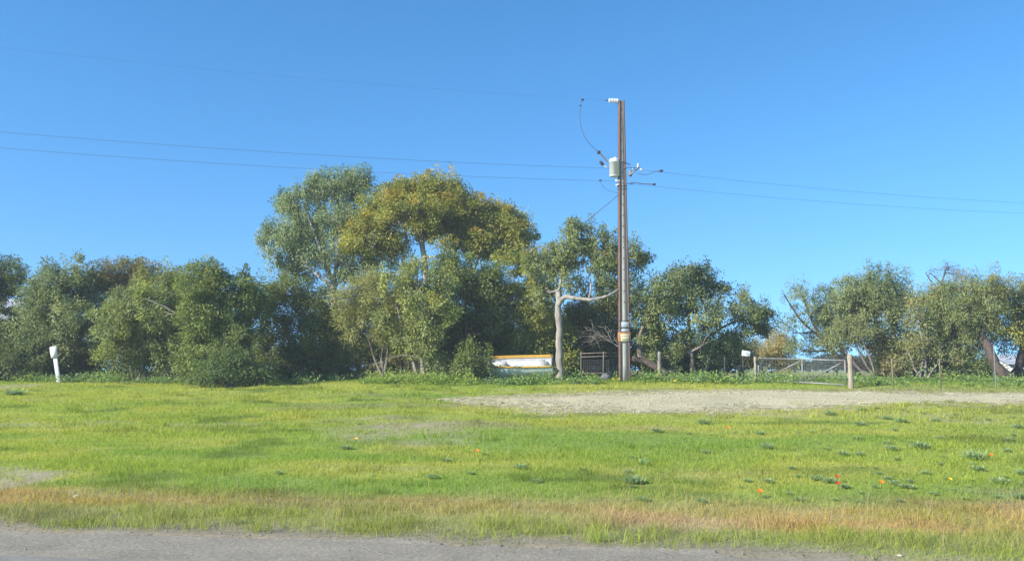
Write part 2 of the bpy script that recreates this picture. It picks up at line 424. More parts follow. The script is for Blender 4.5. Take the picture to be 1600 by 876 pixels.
# ------------------------------------------------------------------ grass
def unit(v): return v / (np.linalg.norm(v, axis=-1, keepdims=True) + 1e-9)
def blades(pos, h, w, col, lean, rng):
    n = len(pos)
    az = rng.random(n) * 2 * math.pi
    side = np.stack([np.cos(az), np.sin(az), np.zeros(n)], -1) * (w / 2)[:, None]
    la = rng.random(n) * 2 * math.pi
    ld = np.stack([np.cos(la), np.sin(la), np.zeros(n)], -1) * (h * lean)[:, None]
    up = np.array([0, 0, 1.0]) * h[:, None]
    base = pos - np.array([0, 0, 0.01])
    mid = base + up * 0.55 + ld * 0.3; tip = base + up * (1 - 0.25 * lean[:, None]) + ld
    V = np.stack([base - side, base + side, mid + side * 0.8, mid - side * 0.8, tip], 1).reshape(-1, 3)
    k = np.arange(n)[:, None] * 5
    f4 = k + np.array([[0, 1, 2, 3]]); f3 = k + np.array([[3, 2, 4]])
    c = np.repeat(col, 5, axis=0)
    return V, f4, f3, c
def scatter(t0, t1, s0, s1, n, rng):
    t = rng.uniform(t0, t1, n); s = rng.uniform(s0, s1, n)
    return t, s
def grass_layer(rng):
    Ts, Ss = [], []
    for s0, s1, dens in [(7.8, 11.5, 1500), (11.5, 15, 1150), (15, 20, 720), (20, 27, 430), (27, 40, 230)]:
        hw0 = 0.62 * s1 + 3
        n = int((s1 - s0) * 2 * hw0 * dens)
        t, s = scatter(-hw0 - .16 * s1, hw0 - .1 * s1, s0, s1, n, rng); Ts.append(t); Ss.append(s)
    t = np.concatenate(Ts); s = np.concatenate(Ss)
    x, y = to_xy(t, s)
    tm = track_mask(x, y); bm_ = bare_mask(t, s); dm = dry_mask(t, s)
    tuft = vnoise(t, s, 0.55, 41, 3)
    keep = rng.random(len(t)) < np.clip((0.45 + 1.1 * tuft) * (1 - 0.86 * bm_) * (1 - sstep(-1.0, 1.3, tm + (vnoise(t * .5, s, .6, 44, 4) - .5) * 4.0) * np.where(vnoise(t * .5, s, 1.0, 45, 3) > .6, .8, .985)), 0, 1)
    edge = sstep(8.72, 9.3, s + .14 * np.maximum(t, 0) + (vnoise(t, s, 0.9, 42, 4) - .5) * 1.7)
    keep &= rng.random(len(t)) < edge
    t, s, x, y, tm, tuft, dm = [a[keep] for a in (t, s, x, y, tm, tuft, dm)]
    n = len(t)
    d = np.hypot(x, y)
    h = (0.018 + 0.075 * tuft ** 1.7 + 0.05 * vnoise(t * .5, s, 2.0, 43, 2)) * rng.uniform(0.6, 1.3, n)
    h *= 1 + 0.3 * dm + 1.1 * sstep(.5, .7, tuft) * (1 - sstep(9.6, 10.6, s))
    h *= 1 + 0.9 * sstep(31, 34, s) 
    h *= 1 - 0.5 * sstep(-.6, .2, tm)
    w = np.maximum(0.004, 0.00048 * d) * rng.uniform(0.7, 1.3, n)
    col = sward(x, y) * rng.uniform(0.86, 1.14, (n, 1)) * (1 + rng.normal(0, 0.03, (n, 3)))
    yel = rng.random(n) < 0.04
    col[yel] = col[yel] * 0.4 + 0.6 * np.array([0.36, 0.31, 0.13]) * rng.uniform(.7, 1.2, (yel.sum(), 1))
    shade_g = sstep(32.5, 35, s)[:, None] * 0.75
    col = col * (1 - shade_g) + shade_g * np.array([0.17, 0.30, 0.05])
    z = gz(x, y)
    lean = rng.uniform(0.35, 1.5, n)
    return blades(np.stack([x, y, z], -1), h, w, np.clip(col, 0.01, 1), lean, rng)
def tuft_layer(rng):
    n = 2600
    t = rng.uniform(-17, 17, n); s = 9.0 + 22 * rng.random(n) ** 1.6
    k = (rng.random(n) < .15 + 1.3 * sstep(.45, .7, vnoise(t, s, 2.2, 47, 3))) & (np.abs(t) < .68 * s + 1)
    t, s = t[k], s[k]; n = len(t)
    m = rng.integers(25, 60, n); idx = np.repeat(np.arange(n), m); N = len(idx)
    R_ = rng.uniform(.05, .17, n)
    tt = t[idx] + rng.normal(0, 1, N) * R_[idx] * 1.4; s_ = s[idx] + rng.normal(0, 1, N) * R_[idx]
    x, y = to_xy(tt, s_)
    k = (track_mask(x, y) < -.1) & (s_ > 8.8); x, y, idx, tt, s_ = x[k], y[k], idx[k], tt[k], s_[k]; N = len(idx)
    H = rng.uniform(.07, .20, n) * (1 + .35 * (s < 10.3))
    h = H[idx] * rng.uniform(.5, 1.15, N)
    hue = rng.random((n, 1)); cl = sward(*to_xy(t, s)) * np.where(hue < .55, .78, 1.05)
    col = cl[idx] * rng.uniform(.85, 1.15, (N, 1))
    d = np.hypot(x, y)
    return blades(np.stack([x, y, gz(x, y)], -1), h, np.maximum(.005, .0005 * d) * rng.uniform(.8, 1.3, N), np.clip(col, .01, 1), rng.uniform(.25, 1.0, N), rng)
def stalk_layer(rng):
    n = 1500
    t = rng.uniform(-10, 10, n); s = np.where(rng.random(n) < .75, rng.uniform(9.0, 11.6, n), rng.uniform(11, 22, n))
    x, y = to_xy(t, s); h = rng.uniform(.12, .30, n)
    col = np.array([.46, .36, .2]) * rng.uniform(.7, 1.2, (n, 1))
    return blades(np.stack([x, y, gz(x, y)], -1), h, np.full(n, .006), col, rng.uniform(.1, .7, n), rng)
parts_ = [grass_layer(np.random.default_rng(11)), tuft_layer(np.random.default_rng(12)), stalk_layer(np.random.default_rng(13))]
off_ = np.cumsum([0] + [len(q[0]) for q in parts_])
V = np.concatenate([q[0] for q in parts_]); f4 = np.concatenate([q[1] + o for q, o in zip(parts_, off_)])
f3 = np.concatenate([q[2] + o for q, o in zip(parts_, off_)]); c = np.concatenate([q[3] for q in parts_])
tag(make_mesh('grass', V, [f4, f3], M['grass'], cols=c), None, kind='stuff')

# ------------------------------------------------------------------ leaves
def leaf_quads(C, axis_, W, L, rng, face=None):
    n = len(C)
    r = rng.normal(size=(n, 3)) * (1.0 if face is None else 0.36)
    if face is not None: r = r + face
    b = unit(np.cross(axis_, r))
    V = np.stack([C, C + axis_ * (L * .45)[:, None] + b * (W / 2)[:, None], C + axis_ * L[:, None], C + axis_ * (L * .45)[:, None] - b * (W / 2)[:, None]], 1)
    return V.reshape(-1, 3), (np.arange(n)[:, None] * 4 + np.arange(4)[None])

def sn3(p, k, seed):
    r = np.random.default_rng(abs(int(seed))); out = np.zeros(len(p))
    for q in range(5):
        d = r.normal(size=3); d /= np.linalg.norm(d)
        out += np.sin(p @ d * k * r.uniform(.7, 1.6) + r.uniform(0, 6.3))
    return out / 5

def crown_points(blobs, Y, rng, rc, dens, gap, under):
    """clump centres, outward directions, height in blob, blob index"""
    out = []
    for bi, (px, py, rx, ry, dz) in enumerate(blobs):
        c = P(px, py, Y + dz); k = np.linalg.norm(c) / F
        R = np.array([rx * k, 0.5 * (rx + ry) * k * 0.9, ry * k])
        n = int(dens * 4 * (R[0] * R[1] * R[2]) ** (2 / 3) / rc ** 2) + 3
        u = unit(rng.normal(size=(n * 2, 3)))
        u = u[(u[:, 2] > -0.25) | (rng.random(len(u)) < under)][:n]
        rad = 1.0 - 0.62 * rng.random(len(u)) ** 1.6
        rad *= 1 + 0.22 * sn3(u, 4.0, 100 + bi + int(px)) + 0.11 * rng.normal(size=len(u))
        p = c + u * R * rad[:, None]
        ok = sn3(p, 2.6, int(px) * 7 + bi) > gap
        ok &= p[:, 2] > gz(p[:, 0], p[:, 1]) + 0.12
        out.append((p[ok], u[ok], rad[ok], np.full(ok.sum(), bi), c))
    return out

def make_tree(name, label, cat, Y, blobs, stems, pal, tip=None, tipp=0.0, L=0.15, W=0.06, rc=0.34, m=90, dens=1.0, gap=-0.35, under=0.5,
              droop=0.6, bark='grey_bark', lmat='gum_leaf', seed=1, twig=0.35, limb=0.05, group=None, jit=0.2, limbs=True, spread=1.0):
    rng = np.random.default_rng(seed)
    pal = np.array(pal, float) * LEAF
    if tip is not None: tip = np.array(tip) * LEAF
    m = m * 1.7; L = L * .82; W = W * .82; dens = dens * 1.15
    # ---- stems: polylines [(px, py, width_px, depth offset)], first point at the ground
    mb = MB(); nodes = []; root = None
    for st in stems:
        pts = []; rad = []
        for (px, py, w, dz) in st:
            q = P(px, py, Y + dz); pts.append(q); rad.append(w * (Y + dz) / F / 2)
        pts = np.array(pts); rad = np.array(rad)
        if root is None:
            pts[0, 2] = float(gz(pts[0, 0], pts[0, 1])) - 0.05; root = pts[0].copy()
        tt = np.linspace(0, len(pts) - 1, (len(pts) - 1) * 5 + 1)
        sm = np.stack([np.interp(tt, np.arange(len(pts)), pts[:, a]) for a in range(3)], -1)
        for _ in range(2): sm[1:-1] = 0.25 * sm[:-2] + 0.5 * sm[1:-1] + 0.25 * sm[2:]
        rr = np.interp(tt, np.arange(len(pts)), rad)
        sm[1:-1] += rng.normal(0, 0.12, sm[1:-1].shape) * rr[1:-1, None]
        mb.tube(sm, rr * (1 + 0.08 * rng.normal(size=len(rr))), 8)
        nodes.append((sm, rr))
    root[2] += 0.05
    allp = np.concatenate([a for a, b in nodes]); allr = np.concatenate([b for a, b in nodes])
    groups = crown_points(blobs, Y, rng, rc, dens, gap, under)
    Cs, As, Ls, Ws, Cc, Fc = [], [], [], [], [], []
    for (p, u, rad, bi, c) in groups:
        if len(p) == 0: continue
        dd = np.linalg.norm(allp - c, axis=1) + np.where(allp[:, 2] > c[2] + 0.1, 1.5, 0)
        j = int(np.argmin(dd)); a = allp[j]
        hub = a
        if limbs:
            r0 = min(limb, allr[j] * 0.75)
            n = 7; tt = np.linspace(0, 1, n)[:, None]
            mid = (a + c) / 2 + np.array([0, 0, -0.12 * np.linalg.norm(c - a)]) + rng.normal(0, 0.10, 3)
            path = (1 - tt) ** 2 * a + 2 * tt * (1 - tt) * mid + tt ** 2 * c
            mb.tube(path, np.linspace(r0, r0 * 0.45, n), 6); hub = c
            sel = np.where(rng.random(len(p)) < twig)[0]
            for q in sel:
                st0 = path[rng.integers(2, n)]
                e = p[q]; mm = (st0 + e) / 2 + rng.normal(0, 0.09, 3)
                tq = np.linspace(0, 1, 5)[:, None]
                mb.tube((1 - tq) ** 2 * st0 + 2 * tq * (1 - tq) * mm + tq ** 2 * e, np.linspace(r0 * 0.38, 0.006, 5), 4, caps=False)
        k = len(p)
        # leaves of every clump
        mm = np.maximum(8, (m * rng.uniform(0.55, 1.35, k)).astype(int))
        idx = np.repeat(np.arange(k), mm); n = len(idx)
        rck = rc * rng.uniform(.55, 1.5, k)
        off = unit(rng.normal(size=(n, 3))) * (rck[idx] * spread * rng.random(n) ** 0.45)[:, None] * np.array([1.1, 1.1, 0.8])
        hang = (rng.random(k) < .15 + .35 * droop)[idx]
        off[hang] *= np.array([.55, .55, 1.9])
        C = p[idx] + off
        ax = unit(unit(off) * 0.75 + u[idx] * 0.35 + rng.normal(0, 0.55, (n, 3)) + np.array([0, 0, -droop]))
        # colour
        w = rng.random((k, len(pal))) ** 2.2; w /= w.sum(1, keepdims=True)
        cc = w @ pal
        cc *= rng.uniform(1 - jit, 1 + jit, (k, 1))
        col = cc[idx] * rng.uniform(0.88, 1.12, (n, 1))
        if tip is not None:
            pt = tipp * np.clip((u[:, 2] + 0.15) * 1.4, 0, 1) * np.clip((rad - 0.72) * 4, 0, 1)
            tk = rng.random(k) < pt
            tl = tk[idx] & (off[:, 2] > -0.1 * rc) & (rng.random(n) < 0.8)
            col[tl] = .5 * col[tl] + .5 * np.array(tip) * rng.uniform(0.8, 1.2, (tl.sum(), 1))
        Fc.append(unit(.7 * unit(off) + .8 * u[idx] + np.array([0, 0, .3]))); Cs.append(C); As.append(ax); Ls.append(L * rng.uniform(0.6, 1.3, n)); Ws.append(W * rng.uniform(0.7, 1.25, n)); Cc.append(col)
    C = np.concatenate(Cs); A = np.concatenate(As); LL = np.concatenate(Ls); WW = np.concatenate(Ws); cc = np.clip(np.concatenate(Cc), 0.004, 1)
    V, f = leaf_quads(C, A, WW, LL, rng, np.concatenate(Fc))
    t = thing(name, label, cat, root, group=group)
    o1 = mb.build('trunk', M[bark], None, smooth=True); o1.data.transform(Matrix.Translation(-Vector(root))); o1.parent = t
    o2 = make_mesh('crown', V - root, f, M[lmat], cols=np.repeat(cc, 4, axis=0)); o2.parent = t
    make_tree.total += len(C)
    return t
make_tree.total = 0
LEAF = np.array([2.1, 2.0, 1.45])

BLUEGUM = [(0.115, 0.150, 0.082), (0.080, 0.115, 0.060), (0.160, 0.190, 0.112)]
OLIVE = [(0.145, 0.158, 0.042), (0.100, 0.120, 0.034), (0.195, 0.190, 0.050)]
GREYG = [(0.110, 0.140, 0.075), (0.075, 0.100, 0.050), (0.155, 0.180, 0.105)]
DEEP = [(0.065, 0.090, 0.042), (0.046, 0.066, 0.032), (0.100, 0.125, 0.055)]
YELG = [(0.150, 0.180, 0.045), (0.100, 0.130, 0.040), (0.190, 0.200, 0.060)]
BROWN = [(0.150, 0.130, 0.065), (0.110, 0.105, 0.050), (0.180, 0.155, 0.085)]
TIP = (0.30, 0.185, 0.045)
def st(px, py, w, dz=0): return (px, py, w, dz)
def bush(label, Y, blobs, base, pal, seed, name='shrub', cat='shrub', ns=3, by=596, bark='grey_bark', w=5, skirt=False, **k):
    """several stems fanning from one base to the blobs"""
    rng = random.Random(seed); stems = []
    if skirt:
        x0 = min(b[0] - b[2] * .8 for b in blobs); x1 = max(b[0] + b[2] * .8 for b in blobs)
        q = max(2, int((x1 - x0) / 55))
        blobs = list(blobs) + [(x0 + (x1 - x0) * (i + .5) / q, by - 26 - rng.uniform(0, 12), (x1 - x0) / q * .75, 26, .35 + rng.uniform(0, .3)) for i in range(q)]
    tops = sorted(blobs, key=lambda b: -b[2] * b[3])[:ns]
    for i, b in enumerate(tops):
        bx = base + rng.uniform(-6, 6)
        stems.append([st(bx, by, w, rng.uniform(-.2, .2)), st(bx * .6 + b[0] * .4 + rng.uniform(-8, 8), by * .65 + b[1] * .35, w * .7, b[4] * .5), st(b[0], b[1] + b[3] * .2, w * .4, b[4])])
    k.setdefault('under', 1.0); k.setdefault('dens', 1.15); k.setdefault('lmat', 'shrub_leaf'); k.setdefault('droop', 0.25); k.setdefault('limb', 0.035)
    return make_tree(name, label, cat, Y, blobs, stems, pal, bark=bark, seed=seed, **k)

# ---- the two tall gums
make_tree('gum_tree', 'tall blue-green gum with pale forking stems, left of the two tallest trees', 'tree', 46,
    [(545, 300, 46, 36, 0), (500, 300, 30, 30, .8), (470, 310, 34, 30, 0), (450, 330, 22, 24, .5), (520, 345, 44, 32, -1), (575, 335, 26, 36, .6), (448, 380, 44, 34, -.5), (425, 368, 22, 22, 0),
     (480, 400, 36, 40, .5), (450, 420, 32, 26, .2), (510, 405, 24, 30, -.8), (560, 400, 34, 30, .4), (585, 420, 34, 30, 0), (545, 425, 22, 22, -.6), (600, 380, 26, 40, 1), (490, 350, 40, 30, .6), (550, 365, 36, 30, .8), (470, 365, 34, 24, .3), (520, 290, 34, 24, .3), (560, 285, 26, 20, .4)],
    [[st(530, 590, 14), st(522, 500, 12), st(521, 445, 11)], [st(521, 445, 9), st(506, 405, 6), st(490, 360, 4), st(475, 320, 3)], [st(522, 447, 8), st(527, 400, 6), st(535, 350, 5), st(548, 300, 3)],
     [st(519, 448, 6), st(490, 425, 4), st(455, 385, 3)], [st(524, 447, 6), st(548, 420, 4), st(566, 370, 4), st(578, 330, 2)]],
    BLUEGUM, rc=0.42, m=100, L=0.17, W=0.062, dens=0.95, gap=-0.22, under=0.55, droop=0.95, bark='white_bark', seed=3, limb=.06)
make_tree('gum_tree', 'olive gum with orange new growth and umbrella crown, right of the two tallest trees', 'tree', 43,
    [(655, 300, 50, 30, 0), (610, 315, 44, 30, .4), (690, 305, 46, 30, -.3), (650, 330, 56, 30, -1.2), (580, 365, 42, 34, -.6), (565, 385, 26, 26, 0), (600, 395, 34, 24, .3), (720, 335, 44, 30, -.2), (755, 350, 44, 32, .3),
     (790, 350, 38, 32, 0), (812, 375, 24, 32, .4), (770, 385, 44, 26, -.6), (725, 370, 36, 24, .5), (705, 385, 24, 14, -1.3), (690, 340, 40, 26, .6), (700, 328, 62, 34, .6), (768, 368, 52, 34, .6), (622, 345, 46, 30, .7), (800, 398, 28, 20, .2), (670, 358, 34, 18, 0)],
    [[st(662, 590, 15), st(665, 480, 12), st(666, 420, 10), st(658, 370, 8)], [st(658, 372, 7), st(650, 345, 5), st(648, 310, 3)], [st(636, 590, 9, .4), st(632, 480, 7, .3), st(629, 400, 6, .2), st(637, 372, 5), st(620, 340, 3)],
     [st(660, 376, 6), st(700, 362, 4), st(760, 360, 3)], [st(733, 460, 4, .3), st(745, 405, 4, .2), st(765, 375, 3, 0)]],
    OLIVE, tip=TIP, tipp=0.75, rc=0.40, m=110, L=0.15, W=0.066, dens=1.35, gap=-0.42, under=0.5, droop=0.1, bark='white_bark', seed=5, limb=.06)

# ---- left hedge of shrubs; tip colours paint sunlight onto the upper leaves
bush('dark spreading tree with gaps of sky in its crown at the far left frame edge', 41, [(0, 425, 46, 22, 0), (-30, 440, 50, 30, 0), (20, 445, 24, 20, .4), (-50, 480, 30, 24, 0)], -20, DEEP, 21, name='tree', cat='tree', bark='dark_bark', gap=-.2)
bush('grey-green shrub behind the white marker post', 38.6, [(95, 440, 48, 30, 0), (75, 480, 42, 40, -.4), (115, 500, 40, 44, -.5), (60, 540, 44, 46, 0), (105, 560, 46, 36, .3), (40, 560, 40, 30, -.3), (135, 450, 26, 30, .3)], 90, GREYG, 22, skirt=True, tip=(.17, .17, .05), tipp=.35)
bush('low dark bush at the left frame edge under a pale shed', 38.2, [(5, 560, 50, 28, 0), (-40, 550, 50, 40, 0), (30, 575, 40, 18, -.5)], 0, DEEP, 23, skirt=True)
bush('brown-topped shrub with bare twigs rising at the back of the left hedge', 40, [(185, 430, 44, 24, 0), (215, 425, 30, 18, .3), (165, 460, 40, 36, 0), (200, 470, 50, 40, 0), (190, 530, 60, 60, 0)], 190, BROWN + [DEEP[0]], 24, gap=-.25, L=.12)
bush('pale sage shrub in the middle of the left hedge with bright leaves', 36.6, [(195, 490, 42, 36, 0), (235, 480, 40, 34, -.3), (180, 530, 34, 36, -.2), (225, 540, 46, 40, .4), (260, 500, 34, 40, .3), (285, 545, 40, 44, .4)], 215, GREYG + [YELG[0]], 25, tip=(.2, .22, .1), tipp=.5)
bush('round-topped olive shrub at the back of the left hedge beside a grey dead bough', 38.5, [(255, 445, 40, 28, 0), (290, 440, 30, 26, .3), (245, 490, 50, 40, .2), (300, 500, 50, 50, .2), (270, 550, 60, 40, 0)], 265, OLIVE + [DEEP[0]], 26)
bush('tallest dark shrub of the left hedge with a sunlit yellow-green flank', 34.4, [(325, 440, 40, 30, .4), (360, 445, 40, 32, .6), (300, 470, 32, 30, -.5), (315, 500, 36, 36, -.3), (365, 500, 42, 50, .5), (340, 540, 50, 40, 0), (390, 470, 24, 40, .8), (320, 570, 40, 30, .2)], 345, DEEP + [YELG[1], YELG[0]], 27, tip=(.19, .20, .07), tipp=.5, by=602)
bush('low dark leafy shrub at the foot of the left hedge where its shade begins', 32.6, [(358, 562, 34, 28, .3), (392, 578, 24, 22, .3), (335, 584, 36, 18, .2), (368, 590, 46, 14, 0), (405, 592, 22, 10, .2)], 362, DEEP + [(.05, .09, .035)], 28, gap=-.22, by=605)
bush('broad dark shrub with pale olive top, between the left hedge and a feathery broom', 37.4, [(465, 455, 54, 26, -.2), (440, 465, 38, 26, -.4), (500, 480, 40, 34, 0), (420, 490, 36, 40, 0), (470, 510, 60, 44, 0), (510, 530, 44, 48, .2), (430, 545, 50, 42, .2), (480, 565, 60, 30, .3)], 470, DEEP + [OLIVE[0]], 29, skirt=True, tip=(.15, .16, .07), tipp=.6, L=.11)
bush('feathery pale broom-like shrub with rounded yellow-green top', 36.2, [(575, 450, 40, 24, 0), (555, 470, 34, 28, -.2), (600, 460, 36, 30, .2), (570, 500, 40, 30, .2), (605, 500, 36, 40, .4)], 600, [(.17, .18, .09), (.13, .14, .075), (.19, .19, .07)], 30, L=.2, W=.028, m=90, droop=.1, tip=(.21, .22, .07), tipp=.5)
bush('loose sunlit shrub with slender bare stems at its foot, left of the boat', 35.7, [(640, 430, 44, 26, 0), (660, 455, 44, 34, -.5), (620, 470, 38, 40, 0), (675, 500, 36, 40, -.3), (640, 510, 40, 34, .2), (660, 545, 34, 26, -.3), (690, 450, 30, 40, .5)], 662, GREYG + [YELG[0], YELG[2]], 31, gap=-.18, ns=5, by=592, bark='pale_bark', w=6, tip=(.22, .2, .05), tipp=.35, m=70)
bush('big dark shrub overhanging the boat bow', 37.6, [(725, 430, 46, 34, 0), (760, 440, 42, 34, -.2), (720, 480, 50, 44, .3), (765, 490, 42, 44, .2), (735, 530, 44, 40, .4), (690, 520, 34, 40, .7), (720, 570, 36, 22, .2), (700, 415, 30, 20, 0), (755, 545, 28, 34, .3), (742, 566, 26, 24, -3.0), (712, 572, 26, 20, -2.6)], 722, DEEP + [YELG[1]], 32, tip=(.17, .18, .05), tipp=.4, ns=4, w=5)
bush('mid-green shrub behind the boat, left of the bare gum trunk', 37.9, [(825, 430, 34, 30, 0), (805, 470, 36, 36, 0), (840, 480, 34, 40, 0), (820, 520, 44, 34, .3), (850, 530, 34, 34, .4), (800, 410, 26, 20, .5), (870, 520, 30, 36, .8)], 830, OLIVE + [GREYG[0], YELG[0]], 33, ns=4, skirt=True)
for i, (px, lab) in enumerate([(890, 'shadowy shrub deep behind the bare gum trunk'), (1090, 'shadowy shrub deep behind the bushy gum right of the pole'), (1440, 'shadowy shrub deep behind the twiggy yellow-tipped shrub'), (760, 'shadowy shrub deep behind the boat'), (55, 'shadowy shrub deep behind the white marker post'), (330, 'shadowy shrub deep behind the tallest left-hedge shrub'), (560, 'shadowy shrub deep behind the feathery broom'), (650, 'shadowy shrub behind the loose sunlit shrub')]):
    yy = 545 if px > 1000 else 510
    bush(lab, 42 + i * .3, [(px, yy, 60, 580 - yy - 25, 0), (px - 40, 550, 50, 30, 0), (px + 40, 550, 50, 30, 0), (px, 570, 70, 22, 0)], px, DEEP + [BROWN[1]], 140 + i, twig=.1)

# ---- gum with the bare pale trunk, behind the pole
make_tree('gum_tree', 'gum with bare pale trunk and one long side limb beside the boat', 'tree', 35.0,
    [(905, 370, 34, 26, 1.1), (880, 395, 36, 28, 0.9), (935, 385, 36, 28, 1.4), (920, 415, 40, 26, 0.7), (866, 420, 28, 22, 1.6), (845, 415, 24, 26, 1.5), (955, 425, 30, 30, 1.3), (985, 410, 30, 34, 1.9), (1005, 420, 20, 28, 2.1), (895, 440, 26, 16, 0.6), (850, 455, 18, 22, 2.0), (955, 450, 26, 20, 1.7)],
    [[st(876, 592, 14), st(875, 570, 12), st(874, 530, 11), st(873, 490, 10.5), st(872.5, 462, 10), st(872, 453, 9)], [st(872, 458, 5, .3), st(877, 438, 4, .9), st(876, 415, 3, 1.3), st(900, 390, 2, 1.4)], [st(871, 478, 9), st(877, 468, 8, -.2), st(884, 463, 7, -.4), st(902, 466, 6, -.8), st(925, 469, 5, -1.1), st(950, 462, 4, -1.2), st(966, 452, 3, -1.1)], [st(920, 468, 3, -.9), st(925, 445, 2.5, .4), st(915, 415, 1.5, 1.2)]],
    GREYG + [DEEP[2], OLIVE[1]], tip=(.24, .16, .045), tipp=.2, rc=.34, m=85, L=.14, W=.06, dens=1.0, gap=-.22, under=.5, bark='pale_bark', seed=50)
bush('dense shadowy shrub behind the concrete pole', 40, [(930, 490, 44, 40, 0), (980, 480, 44, 50, 0), (900, 520, 40, 44, 0), (960, 540, 50, 36, 0), (1010, 540, 40, 36, 0)], 950, DEEP + [OLIVE[1], BROWN[1]], 51, skirt=True, gap=-.3, twig=.6, bark='dead_twig')
make_tree('gum_tree', 'bushy grey-green gum right of the pole with dark leaning trunk', 'tree', 36.5,
    [(1080, 432, 36, 22, 0), (1050, 450, 40, 28, -.2), (1110, 445, 30, 24, .2), (1025, 475, 40, 32, -.3), (1080, 480, 46, 34, -.6), (1140, 475, 34, 26, 0), (1175, 490, 32, 26, .2), (1130, 510, 44, 30, -.3), (1050, 520, 44, 32, -.4), (1185, 515, 24, 20, .4), (1095, 545, 44, 26, .2), (1040, 555, 34, 24, .2), (1140, 540, 26, 18, .4), (1005, 510, 28, 34, .6)],
    [[st(1050, 596, 12), st(1020, 572, 11), st(998, 555, 9), st(1000, 520, 6), st(1020, 480, 4)], [st(1085, 592, 9, .2), st(1080, 545, 7, .2), st(1075, 490, 5), st(1078, 440, 3)], [st(1080, 550, 5, .1), st(1120, 515, 4), st(1165, 495, 3)], [st(1100, 592, 6, .2), st(1110, 550, 5, .2), st(1135, 520, 3)]],
    GREYG + [DEEP[0], DEEP[2]], tip=(.2, .15, .05), tipp=.15, rc=.36, m=90, L=.14, W=.062, dens=1.05, gap=-.27, under=.55, bark='grey_bark', seed=52, twig=.5)
bush('tawny rounded bush in the paddock left of the gate', 47, [(1215, 535, 26, 20, 0), (1165, 545, 30, 22, 0), (1195, 550, 34, 24, .3), (1225, 560, 26, 22, .3), (1150, 562, 24, 16, 0)], 1190, [(.20, .18, .085), (.16, .15, .07), (.22, .19, .1)], 53, bark='pale_bark', L=.2, W=.03, m=80, by=588, ns=4)
make_tree('gum_tree', 'thin open-crowned gum behind the metal gate', 'tree', 42,
    [(1225, 450, 24, 16, 0), (1250, 460, 30, 18, 0), (1215, 475, 16, 16, .4), (1290, 460, 20, 16, 0), (1265, 490, 28, 22, -.4), (1240, 520, 24, 22, .2), (1290, 490, 26, 22, .2), (1255, 548, 26, 18, 0), (1285, 525, 26, 24, .3)],
    [[st(1345, 596, 11), st(1310, 560, 8), st(1280, 525, 6), st(1265, 490, 4), st(1250, 455, 2)], [st(1282, 528, 4), st(1250, 500, 3), st(1225, 460, 2)], [st(1290, 540, 4), st(1292, 500, 3), st(1290, 460, 2)]],
    GREYG, rc=.34, m=60, L=.13, W=.05, dens=.8, gap=-.1, under=.6, seed=54, bark='dark_bark')
make_tree('gum_tree', 'round grey-green gum with clustered dark stems right of the gate', 'tree', 39,
    [(1362, 448, 56, 28, 0), (1355, 470, 60, 34, .4), (1340, 500, 50, 34, .6), (1392, 458, 32, 28, .2), (1330, 465, 34, 26, -.2), (1370, 485, 46, 26, -.4), (1310, 500, 30, 26, .2), (1400, 500, 30, 28, .2), (1350, 520, 40, 24, .2), (1395, 540, 30, 26, .3), (1305, 535, 24, 22, .3)],
    [[st(1392, 596, 11), st(1385, 555, 9), st(1372, 520, 7), st(1360, 470, 4)], [st(1385, 560, 6), st(1350, 540, 5), st(1320, 505, 3)], [st(1405, 596, 7, .1), st(1400, 550, 5, .1), st(1395, 500, 3)], [st(1390, 596, 7), st(1350, 575, 6), st(1318, 550, 4), st(1300, 525, 2)]],
    GREYG, rc=.33, m=75, L=.12, W=.05, dens=1.1, gap=-.36, under=.6, seed=55, bark='dark_bark', twig=.5)
bush('small olive bush hanging over the tall timber gatepost', 37.5, [(1325, 512, 28, 16, 0), (1345, 524, 26, 14, 0), (1305, 525, 18, 12, 0)], 1365, GREYG + [BROWN[0]], 56, m=60, L=.13, W=.035, by=598)
make_tree('gum_tree', 'big brown-topped gum with thick dark leaning trunk on the right', 'tree', 37.5,
    [(1515, 450, 54, 24, 0), (1510, 470, 60, 30, .4), (1480, 505, 50, 30, .7), (1480, 465, 34, 24, -.2), (1550, 460, 24, 24, .2), (1510, 485, 50, 28, -.5), (1455, 490, 28, 24, 0), (1540, 500, 30, 28, .2), (1480, 520, 40, 30, -.2), (1440, 470, 20, 22, .5), (1520, 525, 30, 22, -.2)],
    [[st(1580, 602, 18, -1.3), st(1558, 575, 17, -1.2), st(1545, 545, 15, -1.0), st(1530, 515, 11, -.4), st(1510, 480, 6)], [st(1545, 545, 8), st(1515, 535, 5), st(1480, 500, 3)], [st(1530, 515, 6), st(1545, 490, 4), st(1550, 465, 3)], [st(1522, 500, 3), st(1480, 450, 2, .4), st(1452, 425, 1.5, .4)]],
    GREYG + [OLIVE[0]], tip=(.20, .125, .06), tipp=.9, rc=.34, m=85, L=.11, W=.045, dens=1.15, gap=-.3, under=.5, seed=57, bark='dark_bark', twig=.5)
make_tree('tree', 'wispy bare-twigged tree poking above the big brown-topped gum', 'tree', 43,
    [(1478, 420, 16, 7, 0), (1450, 430, 10, 7, 0), (1490, 428, 9, 6, 0)], [[st(1500, 592, 6), st(1490, 500, 4), st(1470, 450, 3), st(1478, 420, 2)], [st(1478, 465, 2), st(1452, 436, 1.5), st(1446, 425, 1)]],
    [(.14, .11, .08), (.1, .085, .06)], rc=.22, m=26, L=.12, W=.03, dens=.7, gap=-.1, seed=58, twig=.8, bark='dark_bark')
